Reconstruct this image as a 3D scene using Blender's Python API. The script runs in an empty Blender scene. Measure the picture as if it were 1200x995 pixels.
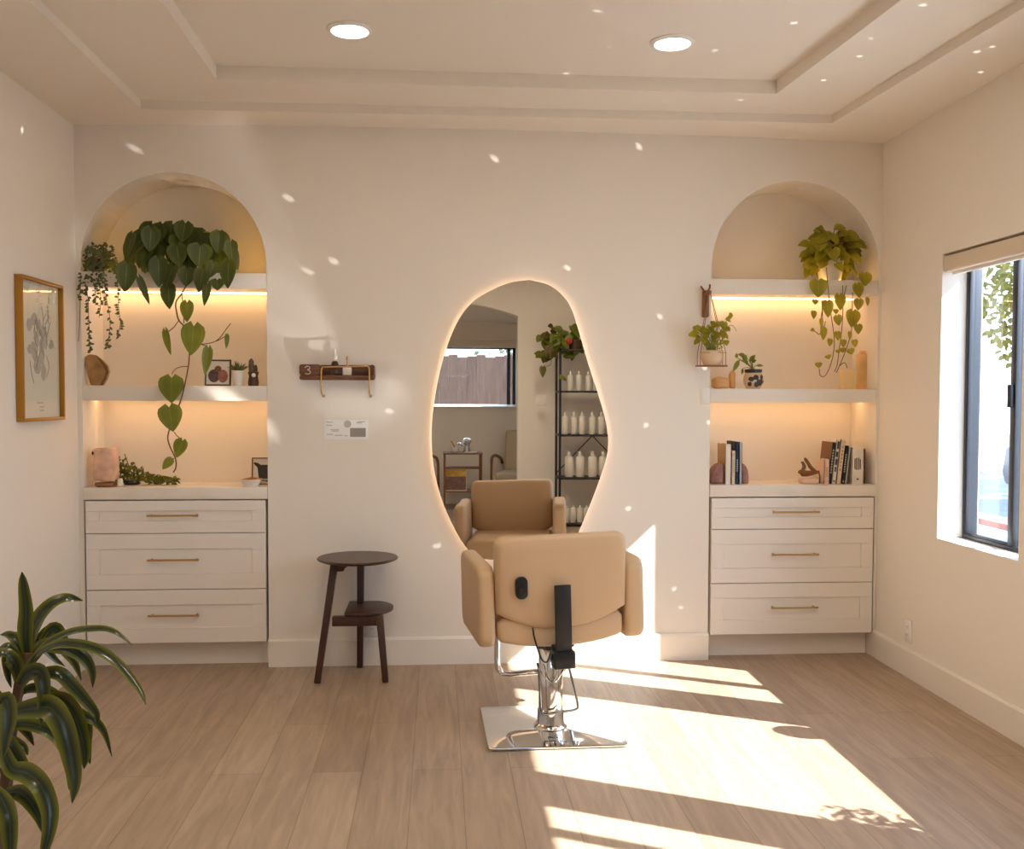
import bpy, math, random
from mathutils import Vector, Matrix
PI = math.pi
sc = bpy.context.scene
COL = sc.collection

# ------------------------------------------------------------------ camera model
F, PX, PY, YAW, PIT, ROL = 1176.0, 600.0, 512.0, .0732, -.0397, -.0028
CAM = Vector((-.457, -5.23, 1.40))
_f = Vector((math.sin(YAW) * math.cos(PIT), math.cos(YAW) * math.cos(PIT), math.sin(PIT)))
_r = Vector((math.cos(YAW), -math.sin(YAW), 0))
_d = _f.cross(_r)
RR = math.cos(ROL) * _r + math.sin(ROL) * _d
DD = -math.sin(ROL) * _r + math.cos(ROL) * _d

def ray(px, py):
    return RR * ((px - PX) / F) + DD * ((py - PY) / F) + _f

def at(px, py, Y):
    d = ray(px, py)
    return CAM + d * ((Y - CAM.y) / d.y)

def atz(px, py, Z):
    d = ray(px, py)
    return CAM + d * ((Z - CAM.z) / d.z)

def atx(px, py, X):
    d = ray(px, py)
    return CAM + d * ((X - CAM.x) / d.x)

def mir(px, py, y):                       # a point behind the camera seen in the mirror (mirror face at Y=-.04)
    p = at(px, py, -.08 - y)
    return Vector((p.x, y, p.z))

cam = bpy.data.cameras.new('camera')
cam.sensor_width = 36; cam.sensor_fit = 'HORIZONTAL'
cam.lens = F / 1200 * 36
cam.shift_y = (PY - 497.5) / 1200
cam.clip_start = .02
camo = bpy.data.objects.new('camera', cam)
COL.objects.link(camo)
m = Matrix.Identity(4)
for i in range(3):
    m[i][0] = RR[i]; m[i][1] = -DD[i]; m[i][2] = -_f[i]; m[i][3] = CAM[i]
camo.matrix_world = m
sc.camera = camo

# ------------------------------------------------------------------ materials
M = {}
def S(r, g, b):                            # sRGB 0..255 -> linear
    def l(c):
        c /= 255
        return c / 12.92 if c <= .04045 else ((c + .055) / 1.055) ** 2.4
    return (l(r), l(g), l(b), 1)

def nd(nt, t, **k):
    n = nt.nodes.new(t)
    for a, v in k.items(): setattr(n, a, v)
    return n

def mat(name, col, rough=.5, metal=0, spec=.5, noise=0, nscale=8, bump=0, bscale=60, emit=None, estr=0, sss=0, trans=0, ior=1.45, coat=0, nstretch=None):
    m = bpy.data.materials.new(name); m.use_nodes = True
    nt = m.node_tree; b = nt.nodes['Principled BSDF']
    b.inputs['Base Color'].default_value = col
    b.inputs['Roughness'].default_value = rough
    b.inputs['Metallic'].default_value = metal
    b.inputs['Specular IOR Level'].default_value = spec
    b.inputs['IOR'].default_value = ior
    b.inputs['Transmission Weight'].default_value = trans
    b.inputs['Coat Weight'].default_value = coat
    if sss:
        b.inputs['Subsurface Weight'].default_value = sss
        b.inputs['Subsurface Radius'].default_value = (.03, .015, .008)
    if emit:
        b.inputs['Emission Color'].default_value = emit
        b.inputs['Emission Strength'].default_value = estr
    if noise or bump:
        tc = nd(nt, 'ShaderNodeTexCoord'); mp = nd(nt, 'ShaderNodeMapping')
        nt.links.new(tc.outputs['Object'], mp.inputs[0])
        if nstretch: mp.inputs['Scale'].default_value = nstretch
    if noise:
        n = nd(nt, 'ShaderNodeTexNoise'); n.inputs['Scale'].default_value = nscale; n.inputs['Detail'].default_value = 5
        nt.links.new(mp.outputs[0], n.inputs['Vector'])
        r = nd(nt, 'ShaderNodeValToRGB')
        r.color_ramp.elements[0].position = .3; r.color_ramp.elements[1].position = .72
        r.color_ramp.elements[0].color = tuple(c * (1 - noise) for c in col[:3]) + (1,)
        r.color_ramp.elements[1].color = tuple(min(1, c * (1 + noise)) for c in col[:3]) + (1,)
        nt.links.new(n.outputs['Fac'], r.inputs[0]); nt.links.new(r.outputs[0], b.inputs['Base Color'])
    if bump:
        n = nd(nt, 'ShaderNodeTexNoise'); n.inputs['Scale'].default_value = bscale; n.inputs['Detail'].default_value = 4
        nt.links.new(mp.outputs[0], n.inputs['Vector'])
        bp = nd(nt, 'ShaderNodeBump'); bp.inputs['Strength'].default_value = bump; bp.inputs['Distance'].default_value = .004
        nt.links.new(n.outputs['Fac'], bp.inputs['Height']); nt.links.new(bp.outputs[0], b.inputs['Normal'])
    M[name] = m
    return m

def emis(name, col, s):
    m = bpy.data.materials.new(name); m.use_nodes = True; nt = m.node_tree; nt.nodes.clear()
    e = nd(nt, 'ShaderNodeEmission'); o = nd(nt, 'ShaderNodeOutputMaterial')
    e.inputs[0].default_value = col; e.inputs[1].default_value = s
    nt.links.new(e.outputs[0], o.inputs[0]); M[name] = m
    return m

def leafmat(name, edge, mid, rib, ribw=.06, rough=.35, trans=.25, noise=.25, soft=(.62, .72)):
    """leaf colouring by the u coordinate across the blade: margin, inner blade, midrib"""
    m = bpy.data.materials.new(name); m.use_nodes = True
    nt = m.node_tree; b = nt.nodes['Principled BSDF']; out = nt.nodes['Material Output']
    uv = nd(nt, 'ShaderNodeUVMap'); sp = nd(nt, 'ShaderNodeSeparateXYZ')
    nt.links.new(uv.outputs[0], sp.inputs[0])
    s = nd(nt, 'ShaderNodeMath', operation='SUBTRACT'); s.inputs[1].default_value = .5
    a = nd(nt, 'ShaderNodeMath', operation='ABSOLUTE')
    x2 = nd(nt, 'ShaderNodeMath', operation='MULTIPLY'); x2.inputs[1].default_value = 2
    nt.links.new(sp.outputs[0], s.inputs[0]); nt.links.new(s.outputs[0], a.inputs[0]); nt.links.new(a.outputs[0], x2.inputs[0])
    r = nd(nt, 'ShaderNodeValToRGB'); cr = r.color_ramp
    cr.elements[0].position = 0; cr.elements[0].color = rib
    cr.elements[1].position = 1; cr.elements[1].color = edge
    e = cr.elements.new(ribw); e.color = mid
    e = cr.elements.new(soft[0]); e.color = mid
    e = cr.elements.new(soft[1]); e.color = edge
    nt.links.new(x2.outputs[0], r.inputs[0])
    n = nd(nt, 'ShaderNodeTexNoise'); n.inputs['Scale'].default_value = 9
    tc = nd(nt, 'ShaderNodeTexCoord'); nt.links.new(tc.outputs['Object'], n.inputs['Vector'])
    h = nd(nt, 'ShaderNodeHueSaturation')
    mr = nd(nt, 'ShaderNodeMapRange'); mr.inputs[1].default_value = .3; mr.inputs[2].default_value = .7
    mr.inputs[3].default_value = 1 - noise; mr.inputs[4].default_value = 1 + noise
    nt.links.new(n.outputs['Fac'], mr.inputs[0]); nt.links.new(mr.outputs[0], h.inputs['Value'])
    nt.links.new(r.outputs[0], h.inputs['Color']); nt.links.new(h.outputs[0], b.inputs['Base Color'])
    b.inputs['Roughness'].default_value = rough
    t = nd(nt, 'ShaderNodeBsdfTranslucent'); nt.links.new(h.outputs[0], t.inputs[0])
    mx = nd(nt, 'ShaderNodeMixShader'); mx.inputs[0].default_value = trans
    nt.links.new(b.outputs[0], mx.inputs[1]); nt.links.new(t.outputs[0], mx.inputs[2])
    nt.links.new(mx.outputs[0], out.inputs[0]); M[name] = m

def glassmat(name, col=(.95, .97, .97, 1)):
    m = bpy.data.materials.new(name); m.use_nodes = True; nt = m.node_tree; nt.nodes.clear()
    o = nd(nt, 'ShaderNodeOutputMaterial'); t = nd(nt, 'ShaderNodeBsdfTransparent'); g = nd(nt, 'ShaderNodeBsdfGlossy')
    t.inputs[0].default_value = col; g.inputs['Roughness'].default_value = .02
    fr = nd(nt, 'ShaderNodeFresnel'); fr.inputs[0].default_value = 1.5
    mx = nd(nt, 'ShaderNodeMixShader')
    ge = nd(nt, 'ShaderNodeNewGeometry'); iv = nd(nt, 'ShaderNodeMath', operation='SUBTRACT'); iv.inputs[0].default_value = 1
    ml = nd(nt, 'ShaderNodeMath', operation='MULTIPLY'); nt.links.new(ge.outputs['Backfacing'], iv.inputs[1])
    nt.links.new(fr.outputs[0], ml.inputs[0]); nt.links.new(iv.outputs[0], ml.inputs[1])      # one reflection per pane
    nt.links.new(ml.outputs[0], mx.inputs[0]); nt.links.new(t.outputs[0], mx.inputs[1]); nt.links.new(g.outputs[0], mx.inputs[2])
    nt.links.new(mx.outputs[0], o.inputs[0]); M[name] = m

# ------------------------------------------------------------------ mesh builder
LOC = {}
def tag(o, label=None, cat=None, group=None, kind=None):
    if label: o['label'] = label
    if cat: o['category'] = cat
    if group: o['group'] = group
    if kind: o['kind'] = kind
    return o

def thing(name, label, cat, loc=(0, 0, 0), rz=0, group=None, kind=None):
    o = bpy.data.objects.new(name, None); COL.objects.link(o)
    o.location = loc; o.rotation_euler = (0, 0, rz); o.empty_display_size = .05
    LOC[o] = Vector(loc)
    return tag(o, label, cat, group, kind)

class MB:
    def __init__(s): s.v = []; s.f = []; s.uv = []
    def add(s, vs, fs, uvs=None):
        n = len(s.v); s.v += [Vector(v) for v in vs]; s.f += [tuple(i + n for i in f) for f in fs]
        s.uv += uvs if uvs else [(0, 0)] * len(vs)
        return s
    def box(s, x0, x1, y0, y1, z0, z1):
        vs = [(x, y, z) for z in (z0, z1) for y in (y0, y1) for x in (x0, x1)]
        return s.add(vs, [(0, 2, 3, 1), (4, 5, 7, 6), (0, 1, 5, 4), (2, 6, 7, 3), (0, 4, 6, 2), (1, 3, 7, 5)])
    def obox(s, c, ax, ay, az):            # oriented box: centre and three half-axis vectors
        c, ax, ay, az = map(Vector, (c, ax, ay, az))
        vs = [c + ax * i + ay * j + az * k for k in (-1, 1) for j in (-1, 1) for i in (-1, 1)]
        return s.add(vs, [(0, 2, 3, 1), (4, 5, 7, 6), (0, 1, 5, 4), (2, 6, 7, 3), (0, 4, 6, 2), (1, 3, 7, 5)])
    def prism(s, pts, axis, a, b):         # extrude a 2d outline along an axis
        def mk(p, t):
            return {'x': (t, p[0], p[1]), 'y': (p[0], t, p[1]), 'z': (p[0], p[1], t)}[axis]
        n = len(pts)
        vs = [mk(p, a) for p in pts] + [mk(p, b) for p in pts]
        fs = [tuple(range(n))[::-1], tuple(range(n, 2 * n))] + [(i, (i + 1) % n, n + (i + 1) % n, n + i) for i in range(n)]
        return s.add(vs, fs)
    def lathe(s, prof, c=(0, 0, 0), n=24, axis='z', sx=1, sy=1):
        c = Vector(c); vs = []; fs = []
        for (r, z) in prof:
            for k in range(n):
                a = 2 * PI * k / n; p = (r * math.cos(a) * sx, r * math.sin(a) * sy, z)
                if axis == 'y': p = (p[0], p[2], p[1])
                if axis == 'x': p = (p[2], p[0], p[1])
                vs.append(c + Vector(p))
        for i in range(len(prof) - 1):
            for k in range(n):
                fs.append((i * n + k, i * n + (k + 1) % n, (i + 1) * n + (k + 1) % n, (i + 1) * n + k))
        fs.append(tuple(range(n))[::-1]); L = (len(prof) - 1) * n; fs.append(tuple(range(L, L + n)))
        return s.add(vs, fs)
    def cyl(s, a, b, r, r2=None, n=16):
        return s.tube([a, b], [r, r if r2 is None else r2], n)
    def tube(s, pts, r, n=8, closed=False):
        pts = [Vector(p) for p in pts]; N = len(pts)
        rs = r if isinstance(r, (list, tuple)) else [r] * N
        vs = []; fs = []; up = None
        for i, p in enumerate(pts):
            if closed: t = pts[(i + 1) % N] - pts[i - 1]
            else: t = pts[min(i + 1, N - 1)] - pts[max(i - 1, 0)]
            t = t.normalized() if t.length > 1e-9 else Vector((0, 0, 1))
            if up is None:
                up = Vector((0, 0, 1)) if abs(t.z) < .9 else Vector((1, 0, 0))
            x = up - t * up.dot(t)
            x = x.normalized() if x.length > 1e-6 else t.orthogonal().normalized()
            up = x; y = t.cross(x)
            for k in range(n):
                a = 2 * PI * k / n
                vs.append(p + (x * math.cos(a) + y * math.sin(a)) * rs[i])
        for i in range(N if closed else N - 1):
            j = (i + 1) % N
            for k in range(n):
                fs.append((i * n + k, i * n + (k + 1) % n, j * n + (k + 1) % n, j * n + k))
        if not closed:
            fs.append(tuple(range(n))[::-1]); fs.append(tuple(range((N - 1) * n, N * n)))
        return s.add(vs, fs)
    def sphere(s, c, r, n=16, m=10, sx=1, sy=1, sz=1):
        prof = [(max(r * math.sin(PI * i / m), r * .01), -r * math.cos(PI * i / m) * sz) for i in range(m + 1)]
        return s.lathe(prof, c, n, 'z', sx, sy)
    def leaf(s, base, d, nrm, L, W, fold=.2, droop=.15, heart=True, nv=8):
        base = Vector(base); d = Vector(d).normalized(); nrm = Vector(nrm)
        nrm = nrm - d * nrm.dot(d)
        nrm = nrm.normalized() if nrm.length > 1e-5 else d.orthogonal().normalized()
        sd = d.cross(nrm); us = (-1, -.6, 0, .6, 1); vs = []; uvs = []; fs = []
        for i in range(nv + 1):
            t = i / nv
            w = (math.sin(PI * min(1, t ** .62 * .94 + .06)) ** .8 if heart else math.sin(PI * min(1, t ** .85 * .96 + .04)))
            w = max(w, .01)
            for u in us:
                y = t
                if heart: y -= .17 * abs(u) ** 1.1 * (1 - t) ** 3
                p = base + d * (y * L) + sd * (u * w * W / 2) + nrm * (fold * abs(u) * w * W / 2 - droop * t * t * L)
                vs.append(p); uvs.append((u * .5 + .5, t))
        for i in range(nv):
            for k in range(4):
                fs.append((i * 5 + k, i * 5 + k + 1, (i + 1) * 5 + k + 1, (i + 1) * 5 + k))
        return s.add(vs, fs, uvs)
    def strap(s, pts, W, nrm, fold=.25, tw=0, sub=5):
        pts = spline(pts, sub); N = len(pts); vs = []; uvs = []; fs = []; us = (-1, -.5, 0, .5, 1)
        for i, p in enumerate(pts):
            t = (pts[min(i + 1, N - 1)] - pts[max(i - 1, 0)]).normalized()
            v = i / (N - 1); w = W / 2 * min(1, .55 + 1.6 * v) * max(.02, (1 - v ** 2.6)) ** .8
            n = Vector(nrm); n = Matrix.Rotation(tw * v, 3, t) @ n
            n = n - t * n.dot(t); n = n.normalized() if n.length > .05 else t.orthogonal().normalized()
            sd = t.cross(n)
            for u in us:
                vs.append(p + sd * (u * w) + n * (fold * abs(u) * w)); uvs.append((u * .5 + .5, v))
        for i in range(N - 1):
            for k in range(4):
                fs.append((i * 5 + k, i * 5 + k + 1, (i + 1) * 5 + k + 1, (i + 1) * 5 + k))
        return s.add(vs, fs, uvs)
    def xf(s, mt):
        s.v = [mt @ v for v in s.v]; return s
    def build(s, name, mt, parent=None, smooth=False, bevel=0, seg=2, local=False, sub=0, auto=40):
        me = bpy.data.meshes.new(name)
        off = Vector((0, 0, 0))
        if parent is not None and not local:
            p = parent; 
            while p is not None:
                if p in LOC: off += LOC[p]
                p = p.parent
        elif parent is None and not local and s.v:
            xs = [v.x for v in s.v]; ys = [v.y for v in s.v]; zs = [v.z for v in s.v]
            off = Vector(((min(xs) + max(xs)) / 2, (min(ys) + max(ys)) / 2, min(zs)))
        me.from_pydata([tuple(v - off) for v in s.v], [], s.f)
        if any(u != (0, 0) for u in s.uv):
            l = me.uv_layers.new(name='UVMap')
            for lp in me.loops: l.data[lp.index].uv = s.uv[lp.vertex_index]
        import bmesh
        bm = bmesh.new(); bm.from_mesh(me)
        bmesh.ops.recalc_face_normals(bm, faces=bm.faces)
        bm.to_mesh(me); bm.free()
        o = bpy.data.objects.new(name, me); COL.objects.link(o)
        if isinstance(mt, (list, tuple)):
            for q in mt: me.materials.append(M[q])
        else: me.materials.append(M[mt])
        if parent is not None: o.parent = parent
        elif not local:
            o.location = off; LOC[o] = off
        if smooth:
            for p in me.polygons: p.use_smooth = True
        if bevel:
            b = o.modifiers.new('bevel', 'BEVEL'); b.width = bevel; b.segments = seg; b.limit_method = 'ANGLE'; b.angle_limit = math.radians(35)
            for p in me.polygons: p.use_smooth = True
        if sub:
            b = o.modifiers.new('sub', 'SUBSURF'); b.levels = sub; b.render_levels = sub
            for p in me.polygons: p.use_smooth = True
        if (smooth or bevel) and auto and not sub:
            for e in me.edges: pass
            md = o.modifiers.new('sharp', 'EDGE_SPLIT'); md.split_angle = math.radians(auto); md.use_edge_sharp = False
        return o

def spline(pts, sub=5):
    P = [Vector(p) for p in pts]
    if len(P) < 3: return P
    Q = [P[0] * 2 - P[1]] + P + [P[-1] * 2 - P[-2]]
    out = []
    for i in range(1, len(Q) - 2):
        a, b, c, d = Q[i - 1], Q[i], Q[i + 1], Q[i + 2]
        for k in range(sub):
            t = k / sub
            out.append(.5 * ((2 * b) + (c - a) * t + (2 * a - 5 * b + 4 * c - d) * t * t + (3 * b - a - 3 * c + d) * t ** 3))
    out.append(P[-1])
    return out

def struct(o, name=None):
    o['kind'] = 'structure'; return o

def rrect(x0, x1, z0, z1, r, n=5):
    pts = []
    for (cx, cz, a0) in ((x1 - r, z1 - r, 0), (x0 + r, z1 - r, PI / 2), (x0 + r, z0 + r, PI), (x1 - r, z0 + r, 3 * PI / 2)):
        for k in range(n + 1):
            a = a0 + PI / 2 * k / n
            pts.append((cx + r * math.cos(a), cz + r * math.sin(a)))
    return pts

def dup(root, loc, rz=None, label=None, group=None):
    r = root.copy(); COL.objects.link(r); r.location = loc
    if rz is not None: r.rotation_euler = (0, 0, rz)
    if label: r['label'] = label
    if group: r['group'] = group
    for ch in list(root.children):
        c = ch.copy(); COL.objects.link(c); c.parent = r
        for g in list(ch.children):
            d = g.copy(); COL.objects.link(d); d.parent = c
    return r

rnd = random.Random(7)
# ------------------------------------------------------------------ material list
mat('wall_paint', (.80, .755, .69, 1), .75, spec=.25, bump=.08, bscale=220)
mat('ceiling_paint', (.80, .745, .665, 1), .85, spec=.2)
mat('trim_paint', (.80, .755, .69, 1), .45, spec=.35)
mat('cabinet_paint', (.80, .755, .70, 1), .42, spec=.4)
mat('quartz', (.78, .73, .66, 1), .3, spec=.5, noise=.05, nscale=6)
mat('brass', (.55, .33, .13, 1), .35, 1)
mat('dark_walnut', S(66, 40, 28), .32, spec=.5, noise=.25, nscale=6, nstretch=(8, 8, 1))
mat('shelf_walnut', S(98, 60, 36), .4, noise=.3, nscale=8, nstretch=(1.5, 12, 12))
mat('tan_wood', S(176, 120, 66), .5, noise=.2, nscale=10)
mat('teak', S(132, 86, 50), .45, noise=.2, nscale=10)
mat('leather', S(197, 168, 134), .48, spec=.4, bump=.12, bscale=260)
mat('black_metal', (.018, .017, .017, 1), .42, spec=.5)
mat('black_plastic', (.012, .012, .013, 1), .3)
mat('chrome', (.82, .82, .83, 1), .07, 1)
mat('chrome_plate', (.74, .77, .80, 1), .07, 1)
mat('dark_chrome', (.25, .25, .26, 1), .2, 1)
mat('mirror', (.90, .89, .86, 1), .0, 1)
mat('white_ceramic', (.80, .76, .70, 1), .3)
mat('white_plastic', (.82, .80, .76, 1), .4)
mat('bottle_white', (.82, .79, .73, 1), .35)
mat('soil', (.03, .018, .01, 1), .9)
mat('alu_frame', (.05, .055, .065, 1), .38, .6)
mat('paper', (.80, .74, .65, 1), .6)
mat('ink', (.05, .045, .04, 1), .6)
mat('grey_ink', (.33, .31, .29, 1), .7)
mat('pale_ink', (.48, .44, .40, 1), .7)
mat('gold_frame', S(176, 128, 52), .4, .6)
mat('card_grey', (.30, .27, .25, 1), .6)
mat('acrylic', (.85, .86, .87, 1), .25, spec=.5)
mat('stone_tan', S(168, 130, 84), .5, noise=.35, nscale=14, sss=.2)
mat('stone_rim', S(120, 88, 52), .6, noise=.2, nscale=20)
mat('salt_pink', S(226, 186, 162), .45, noise=.25, nscale=14, sss=.35, bump=.5, bscale=40)
mat('crystal_white', (.82, .74, .62, 1), .3, sss=.3)
mat('rose_quartz', S(150, 108, 98), .45, noise=.35, nscale=22, sss=.2, bump=.4, bscale=50)
mat('amber_stone', S(232, 190, 128), .4, noise=.15, nscale=10, sss=.5)
mat('candle_wax', S(238, 212, 160), .4, sss=.5)
mat('pot_beige', S(206, 178, 146), .6, noise=.06)
mat('pot_dark', (.03, .03, .035, 1), .35)
mat('pot_brown', S(88, 62, 44), .5, noise=.4, nscale=30)
mat('figurine', S(96, 82, 70), .6, noise=.5, nscale=40)
mat('bread', S(205, 140, 50), .6, noise=.4, nscale=60)
mat('photo_sepia', S(126, 92, 80), .5, noise=.35, nscale=25)
mat('photo_dark', S(92, 72, 70), .5, noise=.35, nscale=40)
mat('photo_red', S(160, 104, 88), .5, noise=.25, nscale=40)
mat('page_white', (.78, .72, .62, 1), .7)
for n_, c_ in dict(bk_white=(225, 216, 204), bk_cream=(222, 200, 172), bk_pink=(222, 190, 170), bk_black=(26, 24, 24), bk_brown=(120, 84, 54), bk_navy=(30, 44, 72), bk_grey=(176, 172, 166), bk_tan=(190, 156, 118), bk_blue=(168, 178, 188), bk_olive=(92, 80, 60)).items():
    mat(n_, S(*c_), .5)
mat('fabric_cream', S(206, 190, 164), .85, bump=.2, bscale=300)
mat('magazine', S(206, 160, 60), .5, noise=.3, nscale=12)
mat('concrete', (.52, .50, .47, 1), .85, noise=.1, nscale=4)
mat('asphalt', (.30, .29, .28, 1), .9, noise=.15, nscale=8)
mat('stucco_white', (.78, .77, .74, 1), .8)
mat('brick_red', S(150, 92, 76), .8, noise=.2)
mat('fence_wood', S(96, 74, 60), .8, noise=.25, nscale=5, nstretch=(6, 6, .6))
mat('bark', S(96, 74, 54), .9, noise=.3, nscale=10)
mat('car_paint', (.10, .10, .11, 1), .3, .3)
mat('rope', S(150, 104, 70), .8)
mat('vine', S(112, 72, 40), .6)
mat('vine_green', S(120, 124, 50), .6)
mat('red_flower', S(170, 50, 36), .6)
mat('silver', (.7, .7, .7, 1), .2, 1)
mat('linen_shade', S(214, 200, 180), .8)
emis('led_warm', (1, .56, .24, 1), 10)
emis('uplight_added', (1, .52, .10, 1), 17)
emis('uplight_added_faint', (1, .52, .12, 1), 5)
emis('led_mirror', (1, .64, .40, 1), 9)
emis('downlight', (1, .86, .68, 1), 26)
emis('downlight_added', (1, .84, .64, 1), 140)
glassmat('pane')
mat('clear_glass', (.93, .93, .9, 1), .03, trans=1, ior=1.3)
leafmat('leaf_dark', S(74, 88, 28), S(64, 78, 26), S(120, 136, 66), .05, .32)
leafmat('leaf_mid', S(122, 132, 44), S(112, 124, 40), S(140, 150, 66), .05, .35, .35)
leafmat('leaf_lime', S(168, 160, 42), S(156, 150, 36), S(190, 184, 74), .05, .4, .4)
leafmat('leaf_small', S(104, 112, 74), S(90, 102, 66), S(120, 128, 90), .05, .45)
leafmat('leaf_dracaena', S(104, 108, 28), S(40, 52, 34), S(60, 72, 50), .10, .22, .12, .3, (.30, .95))
leafmat('leaf_moss', S(124, 122, 36), S(96, 100, 28), S(120, 124, 50), .05, .5)
leafmat('leaf_autumn', S(120, 92, 40), S(86, 88, 36), S(110, 90, 40), .05, .5)
leafmat('leaf_tree', S(140, 126, 48), S(112, 106, 40), S(150, 140, 60), .05, .5, .5)

def floor_mat():
    m = bpy.data.materials.new('floor_planks'); m.use_nodes = True; nt = m.node_tree; b = nt.nodes['Principled BSDF']
    tc = nd(nt, 'ShaderNodeTexCoord'); mp = nd(nt, 'ShaderNodeMapping')
    nt.links.new(tc.outputs['Object'], mp.inputs[0]); mp.inputs['Rotation'].default_value = (0, 0, PI / 2)
    br = nd(nt, 'ShaderNodeTexBrick'); nt.links.new(mp.outputs[0], br.inputs['Vector'])
    br.offset = .37; br.offset_frequency = 2
    br.inputs['Scale'].default_value = 1; br.inputs['Brick Width'].default_value = 1.5; br.inputs['Row Height'].default_value = .185
    br.inputs['Mortar Size'].default_value = .0016; br.inputs['Mortar Smooth'].default_value = .2; br.inputs['Bias'].default_value = 0
    br.inputs['Color1'].default_value = (.42, .318, .228, 1); br.inputs['Color2'].default_value = (.355, .262, .184, 1); br.inputs['Mortar'].default_value = (.25, .175, .115, 1)
    mp2 = nd(nt, 'ShaderNodeMapping'); nt.links.new(tc.outputs['Object'], mp2.inputs[0]); mp2.inputs['Scale'].default_value = (9, .8, 1)
    n1 = nd(nt, 'ShaderNodeTexNoise'); n1.inputs['Scale'].default_value = 3; n1.inputs['Detail'].default_value = 8; n1.inputs['Roughness'].default_value = .6
    n1.inputs['Distortion'].default_value = .8
    nt.links.new(mp2.outputs[0], n1.inputs['Vector'])
    mr = nd(nt, 'ShaderNodeMapRange'); mr.inputs[1].default_value = .3; mr.inputs[2].default_value = .7; mr.inputs[3].default_value = .80; mr.inputs[4].default_value = 1.16
    nt.links.new(n1.outputs['Fac'], mr.inputs[0])
    h = nd(nt, 'ShaderNodeHueSaturation'); nt.links.new(br.outputs['Color'], h.inputs['Color']); nt.links.new(mr.outputs[0], h.inputs['Value'])
    nt.links.new(h.outputs[0], b.inputs['Base Color'])
    b.inputs['Roughness'].default_value = .42; b.inputs['Specular IOR Level'].default_value = .35
    bp = nd(nt, 'ShaderNodeBump'); bp.inputs['Strength'].default_value = .25; bp.inputs['Distance'].default_value = .002; bp.invert = True
    nt.links.new(br.outputs['Fac'], bp.inputs['Height']); nt.links.new(bp.outputs[0], b.inputs['Normal'])
    M['floor_planks'] = m
floor_mat()

# ------------------------------------------------------------------ room shell
XL, XR, ZC = -2.279, 1.9016, 2.762
YF = -6.0                                  # wall opposite the mirror
ND = .33                                   # niche depth
NL = (-2.255, -1.333, 2.529)               # left niche: x0, x1, crown
NR = (.979, 1.887, 2.546)
struct(MB().box(-3.4, XR + .2, -8.3, .5, -.12, 0).build('floor', 'floor_planks', local=True))

def arch(n, N=28):
    r = (n[1] - n[0]) / 2; cx = (n[0] + n[1]) / 2; zs = n[2] - r
    return [(cx - r * math.cos(PI * k / N), zs + r * math.sin(PI * k / N)) for k in range(N + 1)]

ZT = 2.95
wb = MB()
def flat(x0, x1, z0, z1, y=0): wb.add([(x0, y, z0), (x1, y, z0), (x1, y, z1), (x0, y, z1)], [(0, 1, 2, 3)])
flat(XL - .15, NL[0], 0, ZT); flat(NL[1], NR[0], 0, ZT); flat(NR[1], XR + .2, 0, ZT)
for n in (NL, NR):
    a = arch(n)
    for (p, q) in zip(a[:-1], a[1:]):
        wb.add([(p[0], 0, p[1]), (q[0], 0, q[1]), (q[0], 0, ZT), (p[0], 0, ZT)], [(0, 1, 2, 3)])
    out = [(n[0], 0)] + a + [(n[1], 0)]
    for (p, q) in zip(out[:-1], out[1:]):
        wb.add([(p[0], 0, p[1]), (q[0], 0, q[1]), (q[0], ND, q[1]), (p[0], ND, p[1])], [(0, 1, 2, 3)])
    flat(n[0] - .02, n[1] + .02, 0, n[2] + .02, ND)
wb.box(XL - .15, XR + .2, ND + .005, ND + .15, 0, ZT)
struct(wb.build('wall_back', 'wall_paint', local=True))
struct(MB().box(XL - .15, XL, YF - .15, ND, 0, ZT).build('wall_left', 'wall_paint', local=True))

WZ0, WZ1 = .737, 2.075
WIN = [(-1.32, -.653), (-2.72, -1.535), (-3.62, -2.93)]
wr = MB()
T0, T1 = XR, XR + .20
ys = [-8.2] + [v for w in sorted(WIN) for v in w] + [0]
wr.box(T0, T1, -8.2, 0, 0, WZ0); wr.box(T0, T1, -8.2, 0, WZ1, ZT)
for k in range(0, len(ys), 2): wr.box(T0, T1, ys[k], ys[k + 1], WZ0, WZ1)
struct(wr.build('wall_right', 'wall_paint', local=True))

# wall opposite the mirror, with a segmental arched opening into the alcove
AX0, AX1 = -1.42, .424
wf = MB()
wf.box(XL - .15, AX0, YF - .15, YF, 0, ZT); wf.box(AX1, XR, YF - .15, YF, 0, ZT)
N = 20
for k in range(N):
    xa = AX0 + (AX1 - AX0) * k / N; xb = AX0 + (AX1 - AX0) * (k + 1) / N
    za = 2.30 + .16 * (1 - ((xa - (AX0 + AX1) / 2) / ((AX1 - AX0) / 2)) ** 2)
    zb = 2.30 + .16 * (1 - ((xb - (AX0 + AX1) / 2) / ((AX1 - AX0) / 2)) ** 2)
    wf.prism([(xa, za), (xb, zb), (xb, ZT), (xa, ZT)], 'y', YF - .15, YF)
struct(wf.build('wall_front', 'wall_paint', local=True))
AY = -8.0
aw = MB()                                   # alcove: end wall with its window, side walls
AW = (-1.30, .56, 1.28, 2.06)
aw.box(-2.2, AW[0], AY - .2, AY, 0, ZT); aw.box(AW[1], 1.3, AY - .2, AY, 0, ZT)
aw.box(AW[0], AW[1], AY - .2, AY, 0, AW[2]); aw.box(AW[0], AW[1], AY - .2, AY, AW[3], ZT)
struct(aw.build('wall_alcove_end', 'wall_paint', local=True))
struct(MB().box(-2.35, -2.2, AY - .2, YF - .15, 0, ZT).build('wall_alcove_left', 'wall_paint', local=True))
struct(MB().box(1.15, 1.3, AY, YF - .15, 0, ZT).build('wall_alcove_right', 'wall_paint', local=True))

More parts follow.
